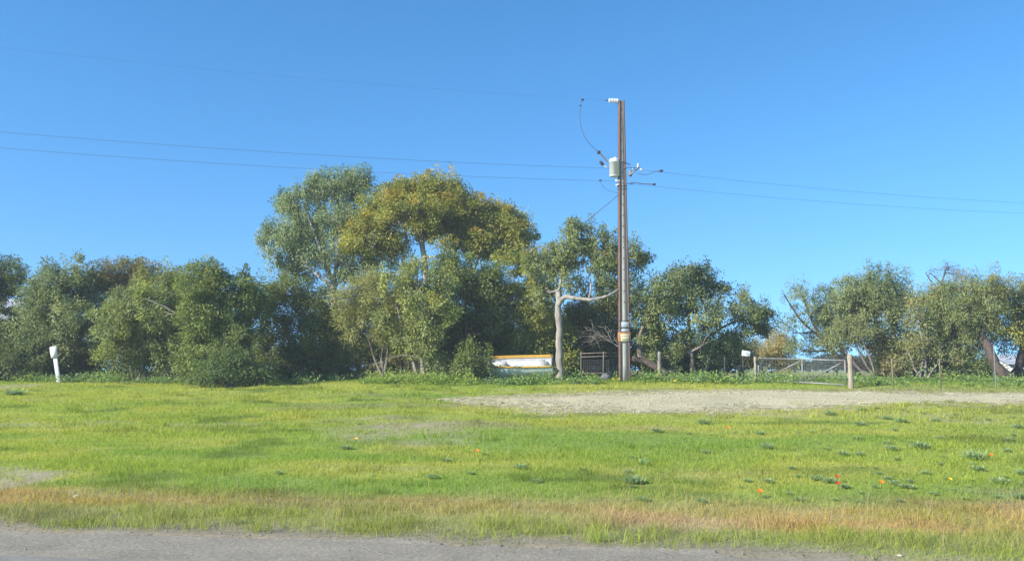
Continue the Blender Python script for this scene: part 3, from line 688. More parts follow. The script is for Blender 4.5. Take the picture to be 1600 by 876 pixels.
make_tree('tree', 'olive domed tree at the right frame edge with dark boughs', 'tree', 38,
    [(1590, 455, 32, 20, 0), (1625, 470, 40, 30, 0), (1580, 480, 26, 18, .3), (1600, 505, 40, 22, -.5), (1570, 515, 26, 20, -.3), (1640, 520, 50, 40, 0), (1595, 535, 34, 24, .2)],
    [[st(1600, 602, 14), st(1590, 570, 11), st(1600, 530, 8), st(1605, 490, 5)], [st(1570, 598, 10, .3), st(1600, 565, 9, .2), st(1640, 535, 7)]],
    OLIVE + [DEEP[0]], tip=(.2, .13, .055), tipp=.85, rc=.34, m=95, L=.12, W=.05, dens=1.05, seed=59, bark='dark_bark')
bush('twiggy yellow-tipped shrub between the round gum and the brown-topped gum', 36.8, [(1435, 495, 28, 26, 0), (1450, 530, 32, 28, 0), (1420, 545, 26, 28, .2), (1475, 550, 32, 26, .2), (1440, 572, 34, 18, 0)], 1440, GREYG + [BROWN[0], BROWN[1]], 60, gap=-.02, twig=.9, m=40, tip=(.24, .19, .05), tipp=.25, bark='dead_twig', ns=5, by=600)
bush('low dark bush under the leaning trunk on the right', 37, [(1515, 570, 26, 18, 0), (1500, 582, 28, 12, 0), (1535, 580, 20, 12, 0)], 1515, DEEP, 61, by=600)
bush('drab twiggy bush at the base of the round grey-green gum', 38, [(1405, 575, 28, 20, 0), (1380, 580, 24, 14, 0), (1425, 590, 30, 12, 0)], 1405, BROWN + [DEEP[0]], 62, gap=-.05, m=40, twig=.9, bark='dead_twig', by=600)
print('leaves', make_tree.total)

# ---- dead wood
def dead_bough(label, Y, base, n, spread, ang, L, seed, mat='dead_twig', r=0.03):
    rng = np.random.default_rng(seed); mb = MB()
    b0 = P(base[0], base[1], Y)
    def grow(p, d, l, r_, lev):
        pts = [p]; q = p.copy(); dd = d.copy()
        for _ in range(5):
            dd = unit(dd + rng.normal(0, .16, 3)); q = q + dd * l / 5; pts.append(q.copy())
        mb.tube(np.array(pts), np.linspace(r_, r_ * .45, 6), 5, caps=False)
        if lev < 3:
            for _ in range(n):
                k = rng.integers(1, 6); grow(pts[k], unit(dd + rng.normal(0, spread, 3)), l * rng.uniform(.4, .7), r_ * .5, lev + 1)
    d0 = np.array([math.cos(ang), -.1, math.sin(ang)])
    grow(b0, d0, L, r, 0)
    o = mb.build('dead_branch', M[mat]); o.data.transform(Matrix.Translation(-Vector(b0))); o.location = b0
    return tag(o, label, 'branch')
dead_bough('tangle of bare grey dead twigs left of the concrete pole', 34.9, (978, 548), 5, .6, math.radians(150), 1.5, 71, r=.026)
dead_bough('pale bleached dead bough caught in the left hedge', 34.6, (298, 503), 1, .3, math.radians(140), 1.9, 72, r=.05)
dead_bough('bare dead twigs between the loose shrub and the feathery broom', 35, (655, 560), 3, .5, math.radians(155), 1.9, 73, r=.02)
dead_bough('short pale broken bough in front of the bushy gum', 35.5, (1075, 552), 1, .3, math.radians(25), .9, 74, r=.05)
mb = MB(); a = P(985, 560, 36.6); b_ = G(1052, 594)
a[1] = 36.0
tt = np.linspace(0, 1, 8)[:, None]; pth = (1 - tt) * a + tt * b_ + np.array([0, 0, .08]) * np.sin(tt * 3.1) * 2
mb.tube(pth, np.linspace(.11, .17, 8), 9)
o = mb.build('log', M['dark_bark'], smooth=True); tag(o, 'dark fallen log leaning to the ground just right of the pole', 'log')

# ---- far paddock trees
rng = np.random.default_rng(90)
far_i = 0
for px, d, r in [(1305, 120, 3.0), (1322, 118, 2.6), (1290, 125, 2.4), (1340, 130, 2.6), (1240, 128, 2.2), (1180, 130, 2.5), (1370, 126, 2.4), (1050, 130, 3), (1110, 134, 3), (1450, 130, 2.8), (1500, 132, 2.6), (1560, 128, 3)]:
    x = (px - 800) / F * d; z = float(gz(x, d)); n = 2600
    u = unit(rng.normal(size=(n, 3))); u[:, 2] = np.abs(u[:, 2])
    C = np.array([x, d, z + .5 * r * .4]) + u * np.array([r * 1.1, r, r * .62]) * (1 - .5 * rng.random((n, 1)) ** 2) * (1 + .2 * sn3(u, 5, int(px)))[:, None]
    A = unit(u + rng.normal(0, .6, (n, 3)))
    V, f = leaf_quads(C, A, rng.uniform(.12, .25, n), rng.uniform(.25, .5, n), rng)
    col = np.array([.06, .085, .045]) * rng.uniform(.7, 1.4, (n, 1))
    t = thing('tree', 'small dark round tree far off across the paddock', 'tree', (x, d, z), group='far paddock trees')
    make_mesh('crown', V - np.array([x, d, z]), f, M['shrub_leaf'], cols=np.repeat(col, 4, axis=0), parent=t)
    mb = MB(); mb.tube(np.array([[0, 0, -.1], [0.05, 0, r * .4], [0, .05, r * .7]]), [.18, .14, .08], 7); mb.build('trunk', M['dark_bark'], t)

# ------------------------------------------------------------------ weeds along the fence
def weeds(rng):
    t = rng.uniform(-27, 22, 5200); s = rng.uniform(30.6, 36.5, 5200)
    x, y = to_xy(t, s)
    n1 = vnoise(t, s, 1.5, 51, 3)
    lo = 32.6 + 1.2 * (vnoise(t, s * 0 + 5, 3.0, 52, 2) - .5) * 2
    px = 800 + F * x / y
    # the belt starts nearer on the left, stops short of the gate, thins under the trees
    keep = (s > lo) & (n1 > 0.45) & (track_mask(x, y) < -.2) & (rng.random(len(t)) < np.where(px > 1170, .28, 1)) & (rng.random(len(t)) < np.where((px > 400) & (px < 560), .3, 1))
    keep &= ~((px > 725) & (px < 1000) & (s > 33.4) & (rng.random(len(t)) < .8))
    t, s, x, y, n1, px = [q[keep] for q in (t, s, x, y, n1, px)]
    k = len(t); R = rng.uniform(.07, .32, k) * (1 + .5 * (n1 > .55)); H = R * rng.uniform(.8, 1.4, k)
    m = 30
    idx = np.repeat(np.arange(k), m); n = len(idx)
    u = unit(rng.normal(size=(n, 3))); u[:, 2] = np.abs(u[:, 2])
    C = np.stack([x, y, gz(x, y) + .01], -1)[idx] + u * np.stack([R, R, H], -1)[idx] * rng.uniform(.5, 1.0, (n, 1))
    A = unit(u * np.array([1, 1, .6]) + rng.normal(0, .5, (n, 3)))
    pal = np.array([(.20, .31, .08), (.24, .33, .15), (.32, .40, .08), (.14, .23, .06)])
    w = rng.random((k, 4)) ** 3
    w[:, 2] += 1.2 * ((px > 560) & (px < 760)); w[:, 1] += .4 * (px < 330)
    w /= w.sum(1, keepdims=True)
    col = (w @ pal)[idx] * rng.uniform(.75, 1.3, (n, 1))
    V, f = leaf_quads(C, A, rng.uniform(.04, .075, n), rng.uniform(.07, .14, n), rng)
    return V, f, np.repeat(col, 4, axis=0)
V, f, c = weeds(np.random.default_rng(61))
tag(make_mesh('weeds', V, f, M['herb'], cols=c), None, kind='stuff')

# ------------------------------------------------------------------ silvery clumps and flowers in the sward
def rosette(seed, n=150):
    rng = np.random.default_rng(seed)
    az = rng.random(n) * 6.283; el = rng.uniform(.15, 1.2, n); r = rng.uniform(.0, .16, n)
    C = np.stack([np.cos(az) * r, np.sin(az) * r, rng.uniform(.0, .05, n)], -1)
    A = unit(np.stack([np.cos(az) * np.cos(el), np.sin(az) * np.cos(el), np.sin(el)], -1) + rng.normal(0, .2, (n, 3)))
    L = rng.uniform(.06, .14, n)
    C[:, :2] *= rng.uniform(.3, 1.2, (n, 1))
    V, f = leaf_quads(C, A, rng.uniform(.014, .026, n), L, rng, np.tile([0, 0, 1.2], (n, 1)))
    pal = np.array([(.33, .43, .18), (.26, .36, .12), (.42, .49, .27)])
    col = pal[rng.integers(0, 3, n)] * rng.uniform(.8, 1.2, (n, 1))
    return V, f, np.repeat(col, 4, axis=0)
protos = []
for i in range(9):
    r_ = np.random.default_rng(300 + i); vs_, fs_, cs_ = [], [], []; n0 = 0
    for j in range(int(r_.integers(3, 8))):
        V, f, c = rosette(200 + i * 10 + j, int(r_.integers(50, 110))); k = r_.uniform(.45, 1.0)
        o_ = r_.normal(0, .018, 2) * np.array([1.3, .9])
        V = V * np.array([k, k, k * r_.uniform(.8, 1.5)]) * .75 + np.array([o_[0], o_[1], 0])
        vs_.append(V); fs_.append(f + n0); cs_.append(c * r_.uniform(.8, 1.15)); n0 += len(V)
    protos.append((np.concatenate(vs_), np.concatenate(fs_), np.concatenate(cs_)))
clump_mesh = {}
def clump(px, py, wpx, label, group=None, flat=.85):
    i = (int(px) * 7 + int(py)) % 9
    p = G(px, py); rng = random.Random(px * 1000 + py)
    if i not in clump_mesh:
        o = make_mesh('gazania_clump', *protos[i][:2], M['herb'], cols=protos[i][2]); clump_mesh[i] = o.data
    else:
        o = bpy.data.objects.new('gazania_clump', clump_mesh[i]); COL.objects.link(o)
    k = wpx * p[1] / F / .52 * (.78 if group else 1)
    o.location = p + np.array([0, 0, .01]); o.rotation_euler = (0, 0, rng.uniform(0, 6.28)); o.scale = (k, k, k * flat)
    return tag(o, label, 'plant', group)
clump(538, 702, 46, 'wide dark grey-green clump beneath a yellow flower in the left lawn')
clump(757, 711, 22, 'small clump right beside the orange flower in the middle lawn')
clump(697, 722, 34, 'flat silvery clump midway between the orange flower and the wide dark clump')
clump(583, 744, 20, 'small upright tuft below and right of the wide dark clump')
clump(676, 748, 40, 'dark leafy clump below the flat silvery clump')
clump(736, 741, 28, 'faint low clump directly below the orange flower in the middle lawn')
clump(812, 733, 50, 'bigger grey-green clump above its darker twin right of the orange flower')
clump(838, 754, 48, 'darker grey-green clump below its twin right of the orange flower')
clump(911, 736, 30, 'thin clump right of the pair of big grey-green clumps')
clump(437, 741, 28, 'lone faint clump in the bright green left lawn')
clump(1196, 778, 24, 'clump beside the lone orange flower nearest the road')
clump(22, 618, 60, 'dark clump at the left frame edge of the lawn')
rr = random.Random(5); pts = []
while len(pts) < 130:
    px = rr.uniform(980, 1640); py = 632 + 160 * rr.random()
    if rr.random() > (px - 900) / 620: continue
    if py < 655 - (px - 1000) * .045: continue
    if any(abs(px - a) < 20 and abs(py - b) < 7 for a, b in pts): continue
    pts.append((px, py)); clump(round(px), round(py), rr.choice((18, 22, 26, 30, 36, 44, 58, 76)) * rr.uniform(.8, 1.15) * (.6 + .5 * (py - 600) / 150), 'silvery grey-green leafy clump scattered in the right half of the lawn', 'silvery clumps scattered in the right half of the lawn')
for px, py in [(640, 628), (665, 623), (690, 627), (752, 632), (785, 630), (470, 625), (420, 627), (560, 663), (880, 672)]:
    clump(px, py, rr.uniform(14, 26), 'little dark tuft in the lawn near the left end of the gravel track', 'little tufts near the left end of the gravel track')

def flower(px, py, col, label, size=.085):
    size *= .5
    p = G(px, py + 6); h = (p[1] * 6 / F) * .9 + .03
    t = thing('flower', label, 'flower', p)
    mb = MB(); mb.tube(np.array([[0, 0, 0], [.004, -.003, h * .5], [0, -.01, h]]), .004, 5); mb.build('stem', M['stem'], t)
    rng = np.random.default_rng(abs(int(px))); n = 14
    az = np.arange(n) * 6.283 / n
    tilt = np.array([0, -.55, .83])
    e1 = np.array([1.0, 0, 0]); e2 = np.cross(tilt, e1)
    V = []; f = []
    for k, a in enumerate(az):
        d = math.cos(a) * e1 + math.sin(a) * e2; q = -math.sin(a) * e1 + math.cos(a) * e2
        b = np.array([0, -.01, h + .004])
        V += [b + d * size * .1, b + d * size * .65 + q * size * .16 + tilt * .012, b + d * size + tilt * .018, b + d * size * .65 - q * size * .16 + tilt * .012]
        f.append([k * 4, k * 4 + 1, k * 4 + 2, k * 4 + 3])
    make_mesh('petals', np.array(V), np.array(f), col, parent=t)
    mb = MB(); mb.lathe(np.array([0, -.01, h]), tilt, [(size * .22, 0), (size * .2, .012), (size * .08, .018)], 10); mb.build('flower_centre', M['flower_eye'], t)
    return t
M['stem'] = mat_plain('flower_stem', (.10, .17, .05), rough=.6)
M['fl_orange'] = mat_plain('orange_petal', (.80, .22, .012), (.7, .16, .01), .5, 20)
M['fl_red'] = mat_plain('red_petal', (.50, .045, .015), (.4, .03, .012), .5, 20)
M['fl_yellow'] = mat_plain('yellow_petal', (.82, .50, .02), (.75, .42, .02), .5, 20)
M['flower_eye'] = mat_plain('flower_eye', (.45, .2, .02), rough=.7)
flower(745, 707, M['fl_orange'], 'orange flower alone in the middle of the lawn')
flower(556, 688, M['fl_yellow'], 'yellow flower above the wide dark clump in the left lawn', .075)
flower(1137, 670, M['fl_orange'], 'orange flower highest in the lawn, just below the gravel track')
flower(1187, 771, M['fl_orange'], 'orange flower nearest the road', .085)
flower(1308, 748, M['fl_red'], 'upper of two dark red flowers', .07)
flower(1309, 759, M['fl_red'], 'lower of two dark red flowers', .075)
flower(1377, 757, M['fl_orange'], 'orange flower right of the two dark red ones', .07)
flower(1548, 714, M['fl_orange'], 'orange flower near the right frame edge', .07)
flower(1484, 752, M['fl_yellow'], 'pale yellow-orange flower between the red pair and the right frame edge', .06)
flower(958, 593, M['fl_yellow'], 'left of two yellow flowers at the foot of the pole', .10)
flower(967, 593, M['fl_yellow'], 'yellow flower closest to the foot of the pole', .10)
flower(1054, 596, M['fl_yellow'], 'yellow-orange flower in the weeds right of the short timber post', .11)

# ------------------------------------------------------------------ stones
def stones(n, tr, sr, size, rng, cond):
    t = rng.uniform(*tr, n); s = rng.uniform(*sr, n); x, y = to_xy(t, s); k = cond(x, y, t, s)
    t, s, x, y = t[k], s[k], x[k], y[k]; n = len(t)
    base = np.array([[1, 0, 0], [-1, 0, 0], [0, 1, 0], [0, -1, 0], [0, 0, 1], [0, 0, -.4]], float)
    fo = np.array([[0, 2, 4], [2, 1, 4], [1, 3, 4], [3, 0, 4], [2, 0, 5], [1, 2, 5], [3, 1, 5], [0, 3, 5]])
    r = size * (rng.random(n) ** 2.5 * 1.6 + .4)
    J = base[None] * rng.uniform(.6, 1.2, (n, 6, 3)) * r[:, None, None] * np.array([1.2, 1, .6])
    J += rng.normal(0, .2, (n, 6, 3)) * r[:, None, None] * .5
    V = J + np.stack([x, y, np.maximum(gz(x, y), 0.0) + r * .25], -1)[:, None]
    f = (np.arange(n)[:, None, None] * 6 + fo[None]).reshape(-1, 3)
    return V.reshape(-1, 3), f
rng = np.random.default_rng(77)
V, f = stones(16000, (-14, 34), (19, 32), .022, rng, lambda x, y, t, s: track_mask(x, y) + rng.normal(0, .25, len(x)) > 0.05)
o = make_mesh('track_rubble', V, f, M['stone']); tag(o, 'loose pale limestone rubble on the track', kind='stuff')
V, f = stones(2600, (-10, 10), (7.4, 9.3), .008, rng, lambda x, y, t, s: rng.random(len(t)) < .3 + .7 * (s > 8.2))
o = make_mesh('shoulder_stones', V, f, M['road_stone']); tag(o, 'small stones on the road shoulder', kind='stuff')
def rock(px, py, size, label, mat, sq=.6):
    import bmesh
    bm = bmesh.new(); bmesh.ops.create_icosphere(bm, subdivisions=3, radius=size)
    rng = np.random.default_rng(abs(int(px))); 
    V = np.array([v.co[:] for v in bm.verts]); d = 1 + .22 * sn3(V / size, 2.2, int(px)) + .08 * sn3(V / size, 6, int(px) + 1)
    for v, q in zip(bm.verts, V * d[:, None] * np.array([1.15, .9, sq])): v.co = q
    me = bpy.data.meshes.new('stone'); bm.to_mesh(me); bm.free(); me.materials.append(mat)
    o = bpy.data.objects.new('stone', me); COL.objects.link(o); p = G(px, py); o.location = p + np.array([0, 0, size * sq * .55])
    return tag(o, label, 'stone')
rock(946, 594, .2, 'dark grey boulder in the grass left of the pole foot', M['dark_stone'], .85)
rock(119, 777, .05, 'pale stone lying in the dry strip at the left', M['stone'], .5)
rock(1406, 868, .03, 'pale pebble at the road edge on the right', M['stone'], .4)
rock(650, 861, .03, 'pale pebble at the road edge below the middle of the lawn', M['stone'], .4)

# ------------------------------------------------------------------ concrete and steel pole
PB = G(976, 597); PY = PB[1]
PTOP = P(976, 158, PY); PH = PTOP[2] - PB[2]
PR = math.radians(6)
pole = thing('utility_pole', 'tall tapered power pole of concrete between two rusty steel beams', 'power pole', PB, (0, 0, PR))
def taper(name, mat, sections, depth):
    """sections: (z, x0, x1); a beam running up between the two x limits"""
    V = []; F_ = []
    for z, x0, x1 in sections:
        V += [(x0, -depth / 2, z), (x1, -depth / 2, z), (x1, depth / 2, z), (x0, depth / 2, z)]
    for i in range(len(sections) - 1):
        for j in range(4): F_.append([i * 4 + j, i * 4 + (j + 1) % 4, i * 4 + 4 + (j + 1) % 4, i * 4 + 4 + j])
    n = len(sections) * 4; F_ += [[0, 3, 2, 1], [n - 4, n - 3, n - 2, n - 1]]
    return make_mesh(name, np.array(V), np.array(F_), mat, parent=pole)
def hw(z):                                                   # half width of the concrete
    return float(np.interp(z, [-.2, 0, PH * .35, PH], [.155, .155, .135, .055]))
zs = np.linspace(-.2, PH, 14)
taper('concrete_core', M['concrete'], [(z if z < PH - .1 else z - .03, -hw(z) + .004, hw(z) - .004) for z in zs], .17)
th = .055
taper('steel_beam', M['rust'], [(z, -hw(z) - th, -hw(z)) for z in zs], .235)
taper('steel_beam', M['rust'], [(z, hw(z), hw(z) + th) for z in zs], .235)
bm0 = None
for k in range(22):
    z = PH - .35 - k * .42
    if z < 2.8: break
    if bm0 is None:
        mb = MB(); mb.lathe((0, 0, 0), (0, -1, 0), [(.022, 0), (.022, .012), (.012, .022)], 8); o = mb.build('bolt', M['dark_metal'], pole); bm0 = o.data
    else:
        o = bpy.data.objects.new('bolt', bm0); COL.objects.link(o); o.parent = pole
    o.location = (0, -.086, z)
def zpx(py): return P(976, py, PY)[2] - PB[2]
def plate(name, py0, py1, mat, x0=-.14, x1=.14, y=-.102, th_=.012, label=None):
    z0, z1 = zpx(py1), zpx(py0); mb = MB(); mb.box(((x0 + x1) / 2, y, (z0 + z1) / 2), (x1 - x0, th_, z1 - z0)); o = mb.build(name, mat, pole)
    if label: o['label'] = label
    return o
def hoop(py):
    z = zpx(py); mb = MB(); w = hw(z) + th + .008
    mb.box((0, -.125, z), (2 * w, .012, .022)); mb.box((0, .125, z), (2 * w, .012, .022)); mb.box((-w, 0, z), (.012, .255, .022)); mb.box((w, 0, z), (.012, .255, .022))
    return mb.build('strap', M['dark_metal'], pole)
def marks(parent, z0, z1, rows, cols, seed, x0, x1, y=-.1105):
    """dark, unreadable characters"""
    r = random.Random(seed); mb = MB()
    for i in range(rows):
        zz = z0 + (z1 - z0) * (i + .5) / rows; h = (z1 - z0) / rows * .55; cw = (x1 - x0) / cols
        for j in range(cols):
            cx = x0 + (j + .5) * cw
            mb.box((cx - cw * .2, y, zz), (cw * .18, .003, h)); 
            if r.random() < .7: mb.box((cx + cw * .2, y, zz + r.uniform(-.1, .1) * h), (cw * .18, .003, h * .8))
            mb.box((cx, y, zz + r.choice((-.4, 0, .4)) * h), (cw * .3, .003, h * .18))
    return mb.build('lettering', M['dark_metal'], parent)
hoop(501)
plate('number_plate', 503, 511, M['plate_blue'], label='pale blue number plate, upper')
hoop(512.3)
plate('number_plate', 513.5, 518, M['plate_blue'], label='pale blue number plate, lower')
w_ = hw(zpx(526)) + th + .012
mb = MB(); z0, z1 = zpx(533.5), zpx(519)
mb.box((0, -.128, (z0 + z1) / 2), (2 * w_, .012, z1 - z0)); mb.box((-w_, 0, (z0 + z1) / 2), (.012, .268, z1 - z0)); mb.box((w_, 0, (z0 + z1) / 2), (.012, .268, z1 - z0))
band = mb.build('warning_band', M['orange'], pole)
mb = MB(); mb.box((0, -.138, zpx(527.5)), (.31, .008, zpx(522) - zpx(533))); pl = mb.build('cream_panel', M['plate_cream'], band)
marks(band, zpx(526), zpx(522.8), 1, 6, 3, -.13, .13, -.1435); marks(band, zpx(532), zpx(529), 1, 5, 4, -.10, .11, -.1435)
for py in (291, 296):
    hoop(py)
# insulator bracket on the right
Rz = np.array(Matrix.Rotation(PR, 3, 'Z'))
def loc(p): return Rz.T @ (np.array(p) - PB)                 # world -> pole coordinates
def W(px, py, dy=0.0): return P(px, py, PY + dy)
br = thing('insulator_bracket', 'slanting steel bracket with pale insulators on the right side of the pole', 'bracket', W(985, 272))
o0 = np.array(br.location)
mb = MB(); mb.tube(np.array([W(983, 274, -.1), W(990, 269, -.1), W(999, 261, -.1)]) - o0, .028, 6); mb.box(W(985, 271, -.05) - o0, (.12, .1, .22)); mb.build('bracket_arm', M['galv'], br)
for a, b in [((997, 262), (997, 255.5)), ((990, 266), (989.5, 262)), ((1000, 265), (1004, 265.5))]:
    p0, p1 = W(*a, -.1) - o0, W(*b, -.1) - o0; d = p1 - p0; L_ = np.linalg.norm(d)
    mb = MB(); mb.lathe(p0, d, [(.02, 0), (.05, L_ * .15), (.03, L_ * .35), (.055, L_ * .5), (.03, L_ * .7), (.05, L_ * .85), (.02, L_)], 12); mb.build('insulator', M['porcelain'], br, smooth=True)
sh = thing('shackle_insulator', 'small pale shackle insulators bolted to the pole below the transformer', 'insulator', W(966, 284))
o0 = np.array(sh.location)
for a, b in [((969, 283), (961, 282)), ((968, 288), (962, 290))]:
    p0, p1 = W(*a, -.1) - o0, W(*b, -.1) - o0; d = p1 - p0; L_ = np.linalg.norm(d)
    mb = MB(); mb.lathe(p0, d, [(.02, 0), (.045, L_ * .2), (.025, L_ * .45), (.045, L_ * .7), (.02, L_)], 10); mb.build('insulator', M['porcelain'], sh, smooth=True)
mb = MB(); mb.tube(np.array([W(972, 282, 0), W(960, 282, -.1)]) - o0, .012, 5); mb.tube(np.array([W(980, 287, 0), W(990, 288, -.05)]) - o0, .014, 5); mb.build('spindle', M['dark_metal'], sh)

# transformer
tp = W(960, 263, -.05)
tr = thing('transformer', 'pale grey drum transformer hung on the left side of the pole', 'transformer', tp)
k = PY / F
mb = MB(); R_ = 8.3 * k; Ht = 27 * k
mb.lathe((0, 0, -Ht / 2), (0, 0, 1), [(R_ * .86, 0), (R_ * .94, .03), (R_ * .95, .06), (R_, .06), (R_, Ht * .86), (R_ * 1.05, Ht * .86), (R_ * 1.05, Ht * .9), (R_, Ht * .9), (R_ * .98, Ht * .95)], 28)
tank = mb.build('tank', M['tank'], tr, smooth=False)
mb = MB(); mb.lathe((0, 0, Ht * .45), (0, 0, 1), [(R_ * 1.02, 0), (R_ * 1.02, .02), (R_ * .8, .07), (R_ * .2, .10)], 28); mb.build('lid', M['tank'], tr)
mb = MB(); mb.lathe((.03, 0, Ht * .45 + .08), (0, 0, 1), [(.03, 0), (.045, .02), (.025, .04), (.04, .06), (.02, .08)], 10); mb.build('bushing', M['porcelain'], tr)
mb = MB()
for zz in (-.18, .2): mb.box((R_ + .06, .03, zz), (.16, .1, .05)); 
mb.box((R_ + .02, .03, 0), (.03, .16, .55)); mb.build('hanger', M['galv'], tr)
mb = MB(); mb.tube(np.array([[R_ * .6, -.1, Ht * .42], [R_ + .15, -.12, Ht * .35], [R_ + .4, -.15, Ht * .15]]), .015, 6); mb.tube(np.array([[R_ * .9, -.05, .02], [R_ + .3, -.14, .0], [R_ + .6, -.14, -.01]]), .014, 6); mb.build('lead', M['wire'], tr)
def ribbed(p0, p1, r, n, mat, parent):
    p0, p1 = np.array(p0), np.array(p1); L_ = np.linalg.norm(p1 - p0); prof = []
    for i in range(n):
        prof += [(r * .55, L_ * (i + .05) / n), (r, L_ * (i + .35) / n), (r, L_ * (i + .5) / n), (r * .55, L_ * (i + .8) / n)]
    mb = MB(); mb.lathe(p0, p1 - p0, prof, 12); return mb.build('fuse_arm', mat, parent)
M['brown_porcelain'] = mat_plain('brown_porcelain', (.22, .17, .13), (.14, .1, .08), .3, 8)
ribbed(W(949.5, 253, -.1) - tp, W(938, 240, -.1) - tp, .04, 8, M['brown_porcelain'], tr)
mb = MB(); mb.box(W(935.5, 238, -.1) - tp, (.13, .1, .12)); mb.build('fuse_clamp', M['dark_metal'], tr)
f2 = ribbed(W(948, 262, -.1) - tp, W(942, 257, -.1) - tp, .035, 4, M['porcelain'], tr); f2.name = 'surge_arrester'
mb = MB(); a_, b_ = W(943, 258, -.1) - tp, W(937, 252, -.1) - tp
mb.lathe(a_, b_ - a_, [(.03, 0), (.062, .03), (.062, np.linalg.norm(b_ - a_) * .8), (.03, np.linalg.norm(b_ - a_))], 12); mb.build('arrester_cap', M['dark_metal'], tr)
# strain insulator at the top
si = thing('strain_insulator', 'white ribbed strain insulator at the very top of the pole', 'insulator', W(958, 158, 0)); o0 = np.array(si.location)
p0, p1 = W(951, 157.3) - o0, W(966.5, 158) - o0
mb = MB(); L_ = np.linalg.norm(p1 - p0); prof = [(.03, 0)]
for i in range(6): prof += [(.045, L_ * (i + .1) / 6), (.095, L_ * (i + .3) / 6), (.095, L_ * (i + .6) / 6), (.045, L_ * (i + .85) / 6)]
mb.lathe(p0, p1 - p0, prof, 14); mb.build('sheds', M['white_paint'], si)
mb = MB(); mb.tube(np.array([W(966, 158) - o0, W(973, 158.5) - o0]), .016, 6); mb.tube(np.array([W(945, 156.8) - o0, W(951, 157.3) - o0]), .02, 6); mb.build('shackle', M['dark_metal'], si)

# ------------------------------------------------------------------ wires
def wire(name, label, a, b, sag, r=.0048, fit=None, mat='wire', n=40):
    a, b = np.array(a), np.array(b); t = np.linspace(0, 1, n)[:, None]
    p = a + (b - a) * t - np.array([0, 0, 1]) * sag * 4 * t * (1 - t)
    mb = MB(); mb.tube(p, r, 5)
    o = thing(name, label, 'wire', a); q = mb.build('conductor', M[mat], o); q.data.transform(Matrix.Translation(-Vector(a)))
    if fit:
        mb = MB()
        for u in fit:
            i = min(n - 2, int(u * n)); mb.lathe(p[i] - a, p[i + 1] - p[i], [(.012, 0), (.04, .05), (.04, .16), (.012, .22)], 8)
        mb.build('line_clamp', M['dark_metal'], o)
    return o
def far(px, py, d): return P(px, py, d)
def line(name, label, p0, px1, py1, d1, ext, r=.0048, clamp=True):
    """from the pole through the place it leaves the picture, and on"""
    a = np.array(p0); b = far(px1, py1, d1); e = a + (b - a) * ext
    e[2] += 0.02 * np.linalg.norm(e - a)
    L_ = np.linalg.norm(e - a)
    tq = 1 / ext
    # sag so that the wire passes through b
    zline = a[2] + (e[2] - a[2]) * tq; sag = (zline - b[2]) / (4 * tq * (1 - tq))
    return wire(name, label, a, e, sag, r, n=80)
line('power_line', 'topmost thin wire running left from the pole top', W(946, 156.8), 0, 74, 29.2, 1.7, .002)
line('power_line', 'middle wire running left behind the transformer', W(972, 263.5, .05), 0, 206, 29.3, 1.7)
line('power_line', 'lowest of the wires running left across the sky', W(962, 283, -.1), 0, 231, 29.3, 1.7)
line('power_line', 'upper wire running right from the slanting bracket', W(1004, 265.5, -.1), 1600, 317, 41, 1.7)
line('power_line', 'lower wire running right from below the bracket', W(988, 287.5, -.05), 1600, 333, 41, 1.7)
def curve_wire(label, pix, r=.009, fits=(), dy=-.1, mat='wire'):
    pts = np.array([W(x, y, dy) for x, y in pix]); t = np.linspace(0, len(pts) - 1, 8 * len(pts))
    sm = np.stack([np.interp(t, np.arange(len(pts)), pts[:, a]) for a in range(3)], -1)
    for _ in range(12): sm[1:-1] = .25 * sm[:-2] + .5 * sm[1:-1] + .25 * sm[2:]
    o = thing('jumper_wire', label, 'wire', pts[0]); mb = MB(); mb.tube(sm - pts[0], r, 6); mb.build('conductor', M[mat], o)
    if fits:
        mb = MB()
        for x, y, s_ in fits: mb.box(W(x, y, dy) - pts[0], (.11 * s_, .07 * s_, .06 * s_), bev=.02)
        mb.build('line_clamp', M['dark_metal'], o)
    return o
curve_wire('long looping wire dropping from the top line to the transformer fuse', [(910, 156), (907, 165), (905.5, 180), (907, 197), (912, 212), (921, 225), (930, 233), (935, 237)], .011, [(910, 156, 1.1), (907, 165, .8)])
curve_wire('short loop under the upper right wire ending in a dark clamp', [(996, 271), (1005, 273), (1015, 272), (1023, 268), (1032, 267)], .010, [(1033, 267, 1.3)])
curve_wire('heavy dark lead along the lower right wire', [(984, 285), (995, 286), (1008, 287.5), (1022, 288)], .016, [(1022, 288, 1.2)])
curve_wire('drooping wire from the lowest left wire to the pole', [(937, 282), (941, 290), (948, 297), (958, 300), (968, 302)], .007, [(938, 282, 1.0)])
a = W(969, 302, -.1); b = far(835, 392, 40.5)
e = a + (b - a) * 1.25
wire('service_line', 'dark service cable slanting down left from the pole into the trees', a, e, .25, .013)

